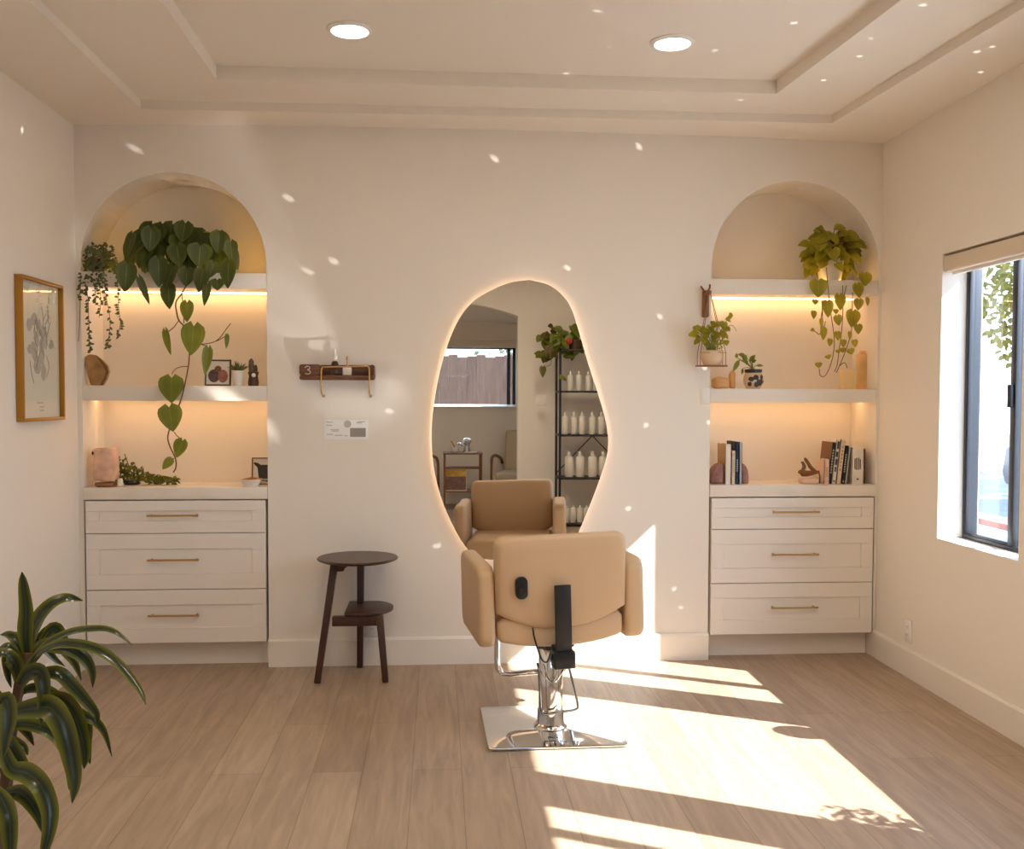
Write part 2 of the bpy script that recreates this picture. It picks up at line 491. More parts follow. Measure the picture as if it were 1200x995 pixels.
# tray ceiling: three levels
Z2 = ZC + .041; Z3 = Z2 + .062
o1 = [atz(165, 127.5, ZC), atz(975, 144.5, ZC)]
o1 += [Vector((o1[1].x + .31, -5.55, ZC)), Vector((o1[0].x, -5.55, ZC))]
i1 = [atz(254, 93.5, Z2), atz(910, 110, Z2)]
i1 += [Vector((i1[1].x + .29, -5.25, Z2)), Vector((i1[0].x, -5.25, Z2))]
cb = MB()
bx = [(XL, -.008), (-1.37, .012), (-.13, .016), (1.18, .005), (XR, -.010)]
oc = [(XL, YF, ZC), (XR, YF, ZC)]
fr = [o1[0].lerp(o1[1], t) for t in (0, .15, .5, .85, 1)]
bk = [(x, 0, ZC + dz) for x, dz in bx]
for k in range(4): cb.add([fr[k], fr[k + 1], bk[k + 1], bk[k]], [(0, 1, 2, 3)])
cb.add([o1[1], o1[2], oc[1], bk[4]], [(0, 1, 2, 3)])
cb.add([o1[2], o1[3], oc[0], oc[1]], [(0, 1, 2, 3)])
cb.add([o1[3], o1[0], bk[0], oc[0]], [(0, 1, 2, 3)])
def ring(A, B):
    for k in range(4):
        j = (k + 1) % 4; cb.add([A[k], A[j], B[j], B[k]], [(0, 1, 2, 3)])
o2 = [Vector((p.x, p.y, Z2)) for p in o1]; i2 = [Vector((p.x, p.y, Z3)) for p in i1]
ring(o1, o2); ring(o2, i1); ring(i1, i2); cb.add(i2, [(0, 1, 2, 3)])
cb.box(XL - .15, XR + .2, YF - .15, .45, ZT, ZT + .1)
cb.box(-2.35, 1.3, AY - .2, YF - .15, 2.62, 2.75)
struct(cb.build('ceiling', 'ceiling_paint', local=True))

# baseboards
BH = .145
struct(MB().prism([(-.015, 0), (-.015, BH - .012), (-.009, BH), (-.001, BH), (-.001, 0)], 'x', NL[1] - .001, NR[0] + .001).build('baseboard_back', 'trim_paint', local=True))
struct(MB().prism([(XR - .015, 0), (XR - .015, BH - .012), (XR - .009, BH), (XR - .001, BH), (XR - .001, 0)], 'y', YF + .02, .075).build('baseboard_right', 'trim_paint', local=True))
struct(MB().prism([(XL + .015, 0), (XL + .015, BH - .012), (XL + .009, BH), (XL + .001, BH), (XL + .001, 0)], 'y', YF + .02, -.002).build('baseboard_left', 'trim_paint', local=True))
fb = MB(); fb.box(XL + .02, AX0, YF + .001, YF + .015, 0, BH); fb.box(AX1, XR - .02, YF + .001, YF + .015, 0, BH)
struct(fb.build('baseboard_front', 'trim_paint', local=True))
struct(MB().box(-2.19, 1.14, AY + .001, AY + .015, 0, BH).build('baseboard_alcove', 'trim_paint', local=True))

# windows of the right wall
GX = XR + .15
for k, (a, b) in enumerate(WIN):
    w = thing('window_%d' % (k + 1), None, None, (GX, (a + b) / 2, WZ0), kind='structure')
    f = MB(); ft = .014
    f.box(GX - .03, GX + .04, b - ft, b, WZ0 + .001, WZ1); f.box(GX - .03, GX + .04, a, a + ft, WZ0 + .001, WZ1)
    f.box(GX - .03, GX + .04, a + ft, b - ft, WZ0 + .001, WZ0 + .02); f.box(GX - .03, GX + .04, a + ft, b - ft, WZ1 - .03, WZ1)
    f.build('window_frame', 'alu_frame', w, bevel=.003)
    if k != 1:
        mid = -1.045 if k == 0 else -3.22
        s = MB(); s.box(GX - .025, GX + .0, mid - .02, mid + .02, WZ0 + .02, WZ1 - .03)
        s.box(GX + .005, GX + .03, mid - .005, mid + .03, WZ0 + .02, WZ1 - .03)
        for yy in ((b - ft - .010, b - ft - .001),):
            s.box(GX - .025, GX - .002, yy[0], yy[1], WZ0 + .02, WZ1 - .03)
        s.box(GX - .025, GX - .002, mid + .02, b - ft - .010, WZ0 + .02, WZ0 + .032)
        s.build('sliding_sash', 'alu_frame', w, bevel=.002)
        if k == 0: MB().box(GX - .045, GX - .026, mid - .012, mid + .012, 1.36, 1.46).build('sash_latch', 'black_plastic', w, bevel=.003)
    MB().box(GX + .002, GX + .005, a + ft, b - ft, WZ0 + .02, WZ1 - .03).build('glass_pane', 'pane', w)
w = thing('window_4', None, None, ((AW[0] + AW[1]) / 2, AY - .12, AW[2]), kind='structure')
f = MB(); ya, yb = AY - .15, AY - .10
f.box(AW[0], AW[0] + .04, ya, yb, AW[2], AW[3]); f.box(AW[1] - .04, AW[1], ya, yb, AW[2], AW[3])
f.box(AW[0], AW[1], ya, yb, AW[2], AW[2] + .018); f.box(AW[0], AW[1], ya, yb, AW[3] - .03, AW[3])
f.box(.445, .49, ya, yb, AW[2], AW[3]); f.box(-.60, -.56, ya, yb, AW[2], AW[3])
f.build('window_frame', 'alu_frame', w)
MB().box(AW[0] + .04, AW[1] - .04, AY - .127, AY - .123, AW[2] + .03, AW[3] - .03).build('glass_pane', 'pane', w)
struct(MB().prism([(AY - .098, AW[2] - .02), (AY - .098, AW[2] + .022), (AY + .045, AW[2] - .004), (AY + .045, AW[2] - .02)], 'x', AW[0] + .002, AW[1] - .002).build('trim_1', 'trim_paint', local=True))
# roller blinds
b = thing('roller_blind', 'white roller blind cassette across the top of the right wall window', 'blind', (XR + .03, (WIN[0][0] + WIN[0][1]) / 2, 1.985))
a0, a1 = WIN[0][0] + .006, WIN[0][1] - .006
MB().prism(rrect(XR + .003, XR + .085, 1.99, 2.066, .012, 3), 'y', a0, a1).build('cassette', 'linen_shade', b, bevel=.002)
MB().box(XR + .035, XR + .05, a0 + .02, a1 - .02, 1.975, 1.99).build('bottom_bar', 'white_plastic', b, bevel=.003)
for j in (1, 2):
    a0, a1 = WIN[j][0] + .006, WIN[j][1] - .006
    bb = thing('roller_blind', 'white roller blind cassette over the ' + ('wide middle window' if j == 1 else 'window nearest the far end of the room'), 'blind', (XR + .03, (a0 + a1) / 2, 1.985))
    MB().prism(rrect(XR + .003, XR + .085, 1.99, 2.066, .012, 3), 'y', a0, a1).build('cassette', 'linen_shade', bb, bevel=.002)
    MB().box(XR + .035, XR + .05, a0 + .02, a1 - .02, 1.975, 1.99).build('bottom_bar', 'white_plastic', bb, bevel=.003)
b = thing('roller_blind', 'cream roller blind above the window seen in the mirror', 'blind', (-.37, AY + .05, 2.05))
c = MB(); c.box(-1.4, .62, AY + .02, AY + .09, 2.14, 2.36); c.build('cassette', 'linen_shade', b, bevel=.006)
MB().box(-1.38, .60, AY + .04, AY + .055, 2.06, 2.14).build('shade', 'linen_shade', b)
MB().box(-1.38, .60, AY + .035, AY + .06, 2.04, 2.065).build('bottom_bar', 'linen_shade', b, bevel=.004)

# ------------------------------------------------------------------ cabinets, counters, shelves
def shaker(x0, x1, z0, z1, y, parent, rail=.052):
    m_ = MB(); yb = y + .021
    if z1 - z0 < .2: rail = .05
    xi0, xi1, zi0, zi1 = x0 + .066, x1 - .066, z0 + rail + .012, z1 - rail - .002
    if z1 - z0 > .2: zi0, zi1 = z0 + .078, z1 - .078
    yp = y + .007
    m_.box(x0, x1, y, yb, z0, zi0); m_.box(x0, x1, y, yb, zi1, z1)
    m_.box(x0, xi0, y, yb, zi0, zi1); m_.box(xi1, x1, y, yb, zi0, zi1)
    m_.box(xi0, xi1, yp, yb, zi0, zi1)
    return m_.build('drawer', 'cabinet_paint', parent, bevel=.0012, seg=1)

def cabinet(n, label):
    x0, x1 = n[0] + .012, n[1] - .012
    c = thing('drawer_cabinet', label, 'cabinet', ((x0 + x1) / 2, .16, 0), group=None)
    MB().box(x0, x1, .008, ND - .004, .135, .866).build('carcass', 'cabinet_paint', c)
    MB().box(n[0] + .004, n[1] - .004, .08, .10, 0, .134).build('toe_kick', 'cabinet_paint', c)
    for (z0, z1, zh) in ((.701, .866, .793), (.412, .697, .566), (.135, .408, .281)):
        d = shaker(x0, x1, z0, z1, -.014, c)
        xm = (x0 + x1) / 2 - (.01 if n is NL else -.005)
        h = MB(); h.tube([(xm - .128, -.045, zh), (xm + .128, -.045, zh)], .0052, 10)
        for s in (-1, 1): h.cyl((xm + s * .112, -.045, zh), (xm + s * .112, -.007, zh), .0045, n=8)
        hh = h.build('handle', 'brass', d, smooth=True)
        hh.location = LOC.get(d, Vector((0, 0, 0)))
    return c
cabinet(NL, 'white three drawer cabinet with brass pulls in the left alcove')
cabinet(NR, 'white three drawer cabinet with brass pulls in the alcove near the window')
for n, lb in ((NL, 'pale stone countertop on the left drawer cabinet'), (NR, 'pale stone countertop on the right drawer cabinet, under the books')):
    tag(MB().box(n[0] + .002, n[1] - .002, -.012, ND - .002, .872, .934).build('countertop', 'quartz', bevel=.004), lb, 'countertop')
for n, sd in ((NL, 'left'), (NR, 'right')):
    for (z0, z1, nm) in ((1.955, 2.027, 'upper'), (1.382, 1.453 if n is NL else 1.447, 'lower')):
        s = thing('niche_shelf', 'thick white %s shelf with warm strip light in the %s alcove' % (nm, sd), 'shelf', ((n[0] + n[1]) / 2, .16, z0))
        MB().prism([(.0015, z0 - .006), (.02, z0 - .006), (.02, z0), (ND - .001, z0), (ND - .001, z1), (.0015, z1)], 'x', n[0] + .001, n[1] - .001).build('shelf_board', 'trim_paint', s, bevel=.002)
        yl = ND - .055 if nm == 'upper' else .20
        MB().box(n[0] + .02, n[1] - .02, yl, yl + .016, z0 - .0055, z0 - .0005).build('led_strip', 'led_warm', s)
        if nm == 'upper': MB().box(n[0] + .03, n[1] - .03, .065, .080, z1 + .0005, z1 + .005).build('led_strip', 'uplight_added' if n is NL else 'uplight_added_faint', s)  # unseen strip added on top of the shelf to warm the arch

# downlights
DL = [(atz(410, 34, Z3), 'round recessed ceiling downlight nearer the left wall'), (atz(788, 49, Z3), 'round recessed ceiling downlight nearer the window wall')]
for yy in (-2.75, -4.45):  # unseen rear rows, added to brighten the room
    DL += [(Vector((-.80, yy, Z3)), 'added unseen ceiling downlight in the %s row behind the first pair, left' % ('second' if yy > -3 else 'third')),
           (Vector((.55, yy, Z3)), 'added unseen ceiling downlight in the %s row behind the first pair, right' % ('second' if yy > -3 else 'third'))]
for p, lb in DL:
    d = thing('ceiling_light', lb, 'ceiling light', (p.x, p.y, Z3 - .012))
    MB().lathe([(.072, Z3 - .001), (.093, Z3 - .001), (.091, Z3 - .006), (.074, Z3 - .012), (.072, Z3 - .006)], (p.x, p.y, 0), 32).build('trim_ring', 'white_plastic', d, smooth=True)
    MB().lathe([(.001, Z3 - .008), (.072, Z3 - .007), (.072, Z3 - .002)], (p.x, p.y, 0), 32).build('diffuser', 'downlight' if p.y > -2 else 'downlight_added', d)
for (px, py, lb) in () and ((410, 34, 'round recessed ceiling downlight nearer the left wall'), (788, 49, 'round recessed ceiling downlight nearer the window wall')):
    p = atz(px, py, Z3)
    d = thing('ceiling_light', lb, 'ceiling light', (p.x, p.y, Z3 - .012))
    MB().lathe([(.072, Z3 - .001), (.093, Z3 - .001), (.091, Z3 - .006), (.074, Z3 - .012), (.072, Z3 - .006)], (p.x, p.y, 0), 32).build('trim_ring', 'white_plastic', d, smooth=True)
    MB().lathe([(.001, Z3 - .008), (.072, Z3 - .007), (.072, Z3 - .002)], (p.x, p.y, 0), 32).build('diffuser', 'downlight', d)

# mirror
out = [(620, 328), (598, 331), (576, 340), (556, 352), (541, 369), (530, 390), (521, 415), (514, 442), (509, 470), (506, 498), (506, 525), (509, 552), (516, 580), (527, 608), (545, 640), (566, 655),
       (610, 655), (650, 652), (669, 640), (683, 612), (696, 580), (706, 552), (711.5, 532), (712.5, 512), (709, 490), (701, 462), (692, 435), (684, 408), (677, 384), (670, 363), (660, 347), (643, 334)]
mp_ = [at(x, y, -.04) for x, y in out]
mp_ = spline(mp_ + [mp_[0]], 4)[:-1]
pts = [(p.x, p.z) for p in mp_]
cx_ = sum(p[0] for p in pts) / len(pts); cz_ = sum(p[1] for p in pts) / len(pts)
t = thing('wall_mirror', 'organic asymmetrical wall mirror with warm glowing backlight', 'mirror', (cx_, -.02, cz_ - .7))
MB().prism(pts, 'y', -.040, -.034).build('mirror_glass', 'mirror', t)
ins = [(cx_ + (x - cx_) * .965, cz_ + (z - cz_) * .975) for x, z in pts]
ins2 = [(cx_ + (x - cx_) * .90, cz_ + (z - cz_) * .93) for x, z in pts]
MB().prism(ins2, 'y', -.033, -.003).build('backing', 'white_plastic', t)
lm = MB(); n = len(ins)
lm.add([(x, -.016, z) for x, z in ins] + [(x, -.006, z) for x, z in ins], [(i, (i + 1) % n, n + (i + 1) % n, n + i) for i in range(n)])
lm.build('led_backlight', 'led_mirror', t)
# ------------------------------------------------------------------ styling chair
ch = thing('styling_chair', 'tan leather salon styling chair on a square chrome base, facing the mirror', 'chair', (.015, -1.05, 0))
def at_ch(mb, name, mt, **k):
    return mb.xf(Matrix.Translation((.015, -1.05, 0))).build(name, mt, ch, **k)
bp = MB().prism([(x, y) for x, y in rrect(-.281, .281, -.272, .266, .02, 4)], 'z', .004, .014)
bp.xf(Matrix.Rotation(.02, 4, 'Z')); at_ch(bp, 'base_plate', 'chrome_plate', bevel=.003)
c = MB().lathe([(.072, .0145), (.07, .02), (.058, .03), (.056, .085), (.056, .088), (.051, .09), (.051, .345), (.046, .352)], (.0, -.015, 0), 36)
at_ch(c, 'hydraulic_column', 'chrome', smooth=True)
UP = Matrix.Translation((-.025, 0, 0)) @ Matrix.Rotation(math.radians(7), 4, 'Z') @ Matrix.Translation((0, 0, .65)) @ Matrix.Rotation(math.radians(-1.6), 4, 'Y') @ Matrix.Translation((0, 0, -.65))
def up(mb, name, mt, parent=None, **k):
    mb.xf(Matrix.Translation((.015, -1.05, 0)) @ UP); return mb.build(name, mt, parent or ch, **k)
def sag(w, ztop, zedge, zmid, r=.03, n=14):
    p = [(-w + r - r * math.cos(a), ztop - r + r * math.sin(a)) for a in [PI / 2 * k / 4 for k in range(5)]]
    p += [(w - r + r * math.sin(a), ztop - r + r * math.cos(a)) for a in [PI / 2 * k / 4 for k in range(5)]]
    for k in range(n + 1):
        u = 1 - 2 * k / n; p.append((w * u * .992, zmid + (zedge - zmid) * abs(u) ** 2.2))
    return p
def grid_cushion(w, zt, ze, zm, y0, y1, r=.028, bulge=.012, rec=0, zr=.66):
    """thick upholstered panel: outline extruded with rounded edges and softly crowned faces"""
    mb = MB(); o = sag(w, zt, ze, zm, .035); n = len(o); cxz = (0, (zt + zm) / 2)
    rings = []
    def ringat(ins, y):
        return [(cxz[0] + (x - cxz[0]) * (1 - ins / w), y - (z - zr) * rec, cxz[1] + (z - cxz[1]) * (1 - ins / ((zt - zm) / 2))) for x, z in o]
    prof = [(w * .98, y0 - bulge), (w * .6, y0 - bulge * .8), (w * .3, y0 - bulge * .35), (r, y0), (r * .3, y0 + r * .3), (0, y0 + r), (0, y1 - r), (r * .3, y1 - r * .3), (r, y1), (w * .3, y1 + bulge * .35), (w * .6, y1 + bulge * .8), (w * .98, y1 + bulge)]
    for ins, y in prof:
        s_ = 1 - ins / w
        rings.append([(x * s_, y - ((cxz[1] + (z - cxz[1]) * s_) - zr) * rec, cxz[1] + (z - cxz[1]) * s_) for x, z in o])
    vs = [p for r_ in rings for p in r_]; fs = []
    for i in range(len(rings) - 1):
        for k in range(n): fs.append((i * n + k, i * n + (k + 1) % n, (i + 1) * n + (k + 1) % n, (i + 1) * n + k))
    fs.append(tuple(range(n))[::-1]); fs.append(tuple(range((len(rings) - 1) * n, len(rings) * n)))
    return mb.add(vs, fs)
up(grid_cushion(.264, .862, .565, .487, -.306, -.225, .022, .006, rec=.10), 'backrest', 'leather', smooth=True, auto=50)
seat = MB(); so = [(-.256, .448), (-.256, .52), (-.24, .545), (.24, .545), (.256, .52), (.256, .448)] + [(.256 * (1 - 2 * k / 12), .412 + .036 * abs(1 - 2 * k / 12) ** 2.2) for k in range(1, 12)]
seat.prism(so, 'y', -.275, .25)
up(seat, 'seat', 'leather', bevel=.022, seg=3)
for s in (-1, 1):
    a = MB(); x0, x1 = (.264, .343) if s > 0 else (-.330, -.264)
    pr = rrect(-.285, .20, .425, .752, .055, 6)
    a.prism(pr, 'x', x0, x1)
    up(a, 'armrest', 'leather', bevel=.02, seg=3)
br = MB().box(-.041, .025, -.345, -.334, .40, .672); br.box(-.041, .025, -.334, -.262, .40, .425)
up(br, 'back_bracket', 'black_metal', bevel=.003)
up(MB().box(-.05, .034, -.355, -.29, .345, .412).box(-.056, .04, -.335, -.31, .375, .40), 'recline_block', 'black_plastic', bevel=.004)
ov = MB().prism(rrect(-.190, -.142, .622, .71, .022, 5), 'y', -.326, -.305)
ovo = up(ov, 'lumbar_control', 'black_plastic', bevel=.003)
up(MB().box(-.178, -.154, -.331, -.327, .645, .668), 'control_button', 'black_metal', ovo)
up(MB().tube(spline([(-.118, -.285, .50), (-.115, -.30, .46), (-.09, -.30, .38), (-.065, -.29, .362), (-.045, -.28, .40), (-.03, -.27, .42)], 5), .0035, 6), 'control_cable', 'black_plastic', smooth=True)
mech = MB().box(-.10, .10, -.16, .12, .395, .432).box(-.06, .06, -.24, -.14, .40, .425).box(-.05, .05, -.06, .03, .352, .396)
up(mech, 'seat_plate', 'black_metal', bevel=.004)
fr_ = MB().tube(spline([(-.165, .23, .41), (-.165, .255, .34), (-.165, .27, .24), (-.16, .27, .19), (-.125, .272, .165), (-.04, .275, .163), (.04, .275, .163), (.125, .272, .165), (.16, .27, .19), (.165, .27, .24), (.165, .255, .34), (.165, .23, .41)], 6), .0135, 12)
up(fr_, 'footrest', 'chrome', smooth=True)
ped = MB().tube(spline([(-.06, -.055, .29), (-.058, -.075, .27), (-.052, -.085, .18), (-.047, -.09, .105), (-.03, -.095, .088), (.05, -.095, .098), (.098, -.09, .105), (.105, -.085, .125), (.085, -.08, .21), (.068, -.07, .28), (.05, -.05, .295)], 5), .0048, 8)
at_ch(ped, 'pump_pedal', 'dark_chrome', smooth=True)
vc = MB().tube(spline([(-.058, -.06, .285), (-.03, -.078, .235), (0, -.082, .215), (.03, -.078, .24), (.062, -.055, .30)], 5), .0035, 6)
at_ch(vc, 'pump_linkage', 'chrome', smooth=True)

# ------------------------------------------------------------------ two tier stool table
t = thing('side_table', 'dark wooden three legged two tier round side table', 'table', (-.862, -.21, 0))
MB().lathe([(.005, .584), (.178, .584), (.198, .592), (.201, .597), (.196, .602), (.005, .602)], (-.858, -.215, 0), 48).build('table_top', 'dark_walnut', t, smooth=True)
sc_ = atz(424, 711, .335)
lo = [(sc_.x + .16 * math.cos(a), sc_.y + .16 * math.sin(a)) for a in [math.radians(-118 + 236 * k / 28) for k in range(29)]]
MB().prism(lo, 'z', .318, .337).build('lower_shelf', 'dark_walnut', t, bevel=.005)
def leg(a, b, w, d, parent):
    a, b = Vector(a), Vector(b); t_ = (b - a).normalized(); x = Vector((1, 0, 0)); x = (x - t_ * x.dot(t_)).normalized(); y = t_.cross(x)
    vs = []
    for p, k in ((a, .9), (b, 1.05)):
        for i, j in ((-1, -1), (1, -1), (1, 1), (-1, 1)): vs.append(p + x * (i * w / 2 * k) + y * (j * d / 2 * k))
    MB().add(vs, [(0, 1, 2, 3), (7, 6, 5, 4), (0, 4, 5, 1), (1, 5, 6, 2), (2, 6, 7, 3), (3, 7, 4, 0)]).build('leg', 'dark_walnut', parent, bevel=.004)
leg((-1.048, -.318, .0), (-.968, -.255, .583), .034, .045, t)
leg((-.862, -.04, 0), (-.855, -.06, .583), .034, .045, t)
leg((-.716, -.325, 0), (-.748, -.262, .318), .034, .045, t)
xb = MB().obox((-.862, -.262, .292), (.118, .0, 0), (0, .018, 0), (0, 0, .024)); xb.obox((-.855, -.16, .30), (.018, 0, 0), (0, .10, 0), (0, 0, .018))
xb.build('shelf_beam', 'dark_walnut', t, bevel=.004)
ub = MB().prism([(-.975, .583), (-.835, .583), (-.84, .572), (-.90, .566), (-.918, .552), (-.925, .538), (-.955, .536), (-.972, .55)], 'y', -.262, -.225)
ub.prism([(-.25, .583), (-.06, .583), (-.06, .556), (-.20, .562)], 'x', -.872, -.838)
ub.build('top_support', 'dark_walnut', t, bevel=.003)

# ------------------------------------------------------------------ wall shelf with bottles, certificate, electrical plates, art
t = thing('wall_shelf', 'small walnut wall shelf with rounded corners and brass rail', 'shelf', (-.969, -.05, 1.484))
MB().prism(rrect(-1.156, -.782, 1.484, 1.562, .014, 4), 'y', -.016, -.002).build('back_board', 'shelf_walnut', t, bevel=.002)
MB().prism(rrect(-1.156, -.782, 1.484, 1.506, .010, 4), 'y', -.105, -.017).build('bottom_board', 'shelf_walnut', t, bevel=.002)
lb_ = MB().prism(rrect(-1.156, -1.052, 1.507, 1.562, .012, 4), 'y', -.105, -.017).build('end_block', 'shelf_walnut', t, bevel=.002)
g = [(-1.128, 1.545), (-1.118, 1.552), (-1.106, 1.549), (-1.104, 1.540), (-1.115, 1.534), (-1.104, 1.529), (-1.101, 1.519), (-1.112, 1.512), (-1.126, 1.516)]
MB().tube(spline([(x, -.106, z) for x, z in g], 3), .0022, 6).build('carved_mark', 'pale_ink', lb_)
MB().prism(rrect(-.802, -.782, 1.507, 1.562, .008, 4), 'y', -.105, -.017).build('end_cheek', 'shelf_walnut', t, bevel=.002)
rl = MB(); rl.tube(spline([(-1.046, -.02, 1.405), (-1.046, -.10, 1.42), (-1.046, -.11, 1.45), (-1.046, -.11, 1.53), (-1.04, -.11, 1.545), (-1.02, -.11, 1.548), (-.83, -.11, 1.553), (-.812, -.11, 1.55), (-.806, -.11, 1.535), (-.806, -.11, 1.45), (-.806, -.10, 1.42), (-.806, -.02, 1.405)], 5), .0042, 8)
rl.cyl((-1.046, -.02, 1.405), (-1.046, -.002, 1.403), .008); rl.cyl((-.806, -.02, 1.405), (-.806, -.002, 1.403), .008)
rl.build('brass_rail', 'brass', t, smooth=True)
p = at(392.5, 441, -.06)
b = thing('spray_bottle', 'clear glass spray bottle with white pump on the walnut wall shelf', 'bottle', (p.x, -.06, 1.507))
MB().lathe([(.002, 1.507), (.019, 1.507), (.020, 1.512), (.020, 1.563), (.015, 1.575), (.010, 1.580), (.010, 1.588)], (p.x, -.06, 0), 20).build('body', 'clear_glass', b, smooth=True)
MB().lathe([(.011, 1.5885), (.012, 1.60), (.010, 1.612), (.006, 1.622), (.006, 1.638), (.003, 1.642)], (p.x, -.06, 0), 16).build('pump', 'white_plastic', b, smooth=True)
p = at(407, 440, -.06)
b = thing('oil_bottle', 'small square bottle with gold dropper on the walnut wall shelf', 'bottle', (p.x, -.06, 1.507))
MB().prism(rrect(p.x - .022, p.x + .022, -.08, -.04, .006, 3), 'z', 1.507, 1.548).build('body', 'crystal_white', b, bevel=.003)
MB().box(p.x - .017, p.x + .017, -.0815, -.0802, 1.512, 1.536).build('paper_label', 'paper', b)
MB().lathe([(.014, 1.5485), (.014, 1.556), (.005, 1.558), (.004, 1.585), (.007, 1.588), (.006, 1.603), (.002, 1.607)], (p.x, -.06, 0), 14).build('dropper', 'brass', b, smooth=True)

t = thing('licence_certificate', 'small printed licence card in a clear holder on the wall below the walnut shelf', 'certificate', (-.933, -.006, 1.180))
MB().box(-1.045, -.821, -.004, 0, 1.178, 1.281).build('acrylic_holder', 'acrylic', t)
cd = MB().box(-1.040, -.826, -.0055, -.0042, 1.182, 1.277).build('card', 'acrylic', t)
MB().box(-.912, -.832, -.0065, -.0056, 1.192, 1.238).build('photo_block', 'card_grey', cd)
for (x0, x1, z) in ((-1.034, -1.000, 1.268), (-1.034, -1.004, 1.252), (-1.012, -.968, 1.229), (-1.004, -.970, 1.222), (-1.032, -1.0, 1.205), (-.99, -.95, 1.2), (-.94, -.925, 1.198), (-.875, -.835, 1.270), (-.88, -.85, 1.264)):
    MB().box(x0, x1, -.0063, -.0056, z - .0022, z + .0022).build('text_line', 'pale_ink', cd)
sl = MB().lathe([(.002, 0), (.019, 0), (.019, .0006), (.002, .0006)], (-.925, -.0063, 1.258), 20, 'y').build('seal', 'pale_ink', cd)

def plate(name, label, cat, cx, cz, w, h, wall, sw=0):
    o = thing(name, label, cat, {'b': (cx, -.004, cz), 'r': (XR - .004, cx, cz), 'f': (cx, YF + .004, cz)}[wall])
    def bx_(m_, a0, a1, z0, z1, d0, d1):
        if wall == 'b': m_.box(a0, a1, -d1, -d0, z0, z1)
        elif wall == 'r': m_.box(XR - d1, XR - d0, a0, a1, z0, z1)
        else: m_.box(a0, a1, YF + d0, YF + d1, z0, z1)
    m_ = MB(); bx_(m_, cx - w / 2, cx + w / 2, cz - h / 2, cz + h / 2, .001, .006); m_.build('cover_plate', 'white_plastic', o, bevel=.002)
    if sw:
        for k in range(sw):
            c0 = cx + (k - (sw - 1) / 2) * .046
            m_ = MB(); bx_(m_, c0 - .016, c0 + .016, cz - .033, cz + .033, .0062, .009); m_.build('rocker', 'white_plastic', o, bevel=.001)
    else:
        for k in (-1, 1):
            m_ = MB(); bx_(m_, cx - .016, cx + .016, cz + k * .02 - .014, cz + k * .02 + .014, .0062, .0075); r_ = m_.build('receptacle', 'white_plastic', o, bevel=.001)
            m_ = MB()
            for q in (-.006, .006): bx_(m_, cx + q - .001, cx + q + .001, cz + k * .02 - .004, cz + k * .02 + .006, .0076, .0079)
            m_.build('slots', 'black_plastic', r_)
plate('wall_outlet', 'white wall outlet low behind the dark side table', 'outlet', -.80, .21, .07, .115, 'b')
plate('wall_outlet', 'white wall outlet just above the baseboard on the window wall', 'outlet', -.385, .23, .07, .115, 'r')
plate('light_switch', 'white light switch at the left edge of the right alcove', 'light switch', .951, 1.408, .048, .085, 'b', 1)
plate('light_switch', 'white double light switch seen in the mirror beside the black shelving', 'light switch', .684, 1.366, .116, .116, 'f', 2)

# framed art on the left wall
ay0, ay1, az0, az1 = -.745, -.262, 1.286, 1.924
t = thing('picture_frame', 'gold framed pencil drawing on the left wall', 'picture', (XL + .015, (ay0 + ay1) / 2, az0))
fm = MB(); fw = .014
for (a, b_, c_, d_) in ((ay0, ay1, az0, az0 + fw), (ay0, ay1, az1 - fw, az1), (ay0, ay0 + fw, az0 + fw, az1 - fw), (ay1 - fw, ay1, az0 + fw, az1 - fw)):
    fm.box(XL + .001, XL + .034, a, b_, c_, d_)
fm.build('frame', 'gold_frame', t, bevel=.0015)
pp = MB().box(XL + .002, XL + .012, ay0 + fw, ay1 - fw, az0 + fw, az1 - fw).build('paper', 'paper', t)
dr = MB(); r2 = random.Random(3)
def blob(y, z, ry, rz, a=0):
    n = 14; ps = []
    for k in range(n):
        q = 2 * PI * k / n; u = ry * math.cos(q) * r2.uniform(.8, 1.15); v = rz * math.sin(q) * r2.uniform(.85, 1.1)
        ps.append((y + u * math.cos(a) - v * math.sin(a), z + u * math.sin(a) + v * math.cos(a)))
    dr.prism(ps, 'x', XL + .0121, XL + .0127 + r2.random() * .0004)
cy, cz = (ay0 + ay1) / 2, 1.60
A = lambda px, py: (lambda p: (p.y, p.z))(atx(px, py, XL + .012))
for (px, py, ry, rz, a) in ((40, 374, .035, .030, .3), (34, 380, .028, .03, -.4), (46, 384, .05, .03, -.6), (52, 396, .03, .055, .2), (43, 398, .024, .04, .2), (40, 412, .03, .05, .35), (49, 412, .026, .07, .1), (44, 428, .04, .045, .25), (51, 436, .028, .045, 0), (60, 404, .028, .022, .6), (35, 409, .03, .022, 0), (56, 368, .008, .05, .1), (57, 352, .012, .02, 0)):
    y, z = A(px, py); blob(y, z, ry * 1.05, rz * .95, a)
dr.build('pencil_drawing', 'pale_ink', pp)
ln = MB()
for k in range(16):
    px = r2.uniform(34, 58); py = r2.uniform(372, 440); y, z = A(px, py)
    ln.tube(spline([(XL + .0135, y + r2.uniform(-.05, .05), z + .05), (XL + .0135, y, z), (XL + .0135, y + r2.uniform(-.05, .05), z - .05)], 4), .0012, 5)
ln.build('pencil_lines', 'grey_ink', pp)
tl = MB()
for (px, py, w_) in ((47, 472, .07), (49, 477, .05), (49, 481, .045)):
    y, z = A(px, py); tl.box(XL + .0121, XL + .0127, y - w_ / 2, y + w_ / 2, z - .003, z + .003)
tl.build('caption_lines', 'pale_ink', pp)
MB().box(XL + .0165, XL + .0185, ay0 + fw, ay1 - fw, az0 + fw, az1 - fw).build('glass_pane', 'pane', t)

# ------------------------------------------------------------------ plants in the alcoves
def Vd(dx, dy, dz): return Vector((dx, dy, dz))
Z_UP = 2.0275
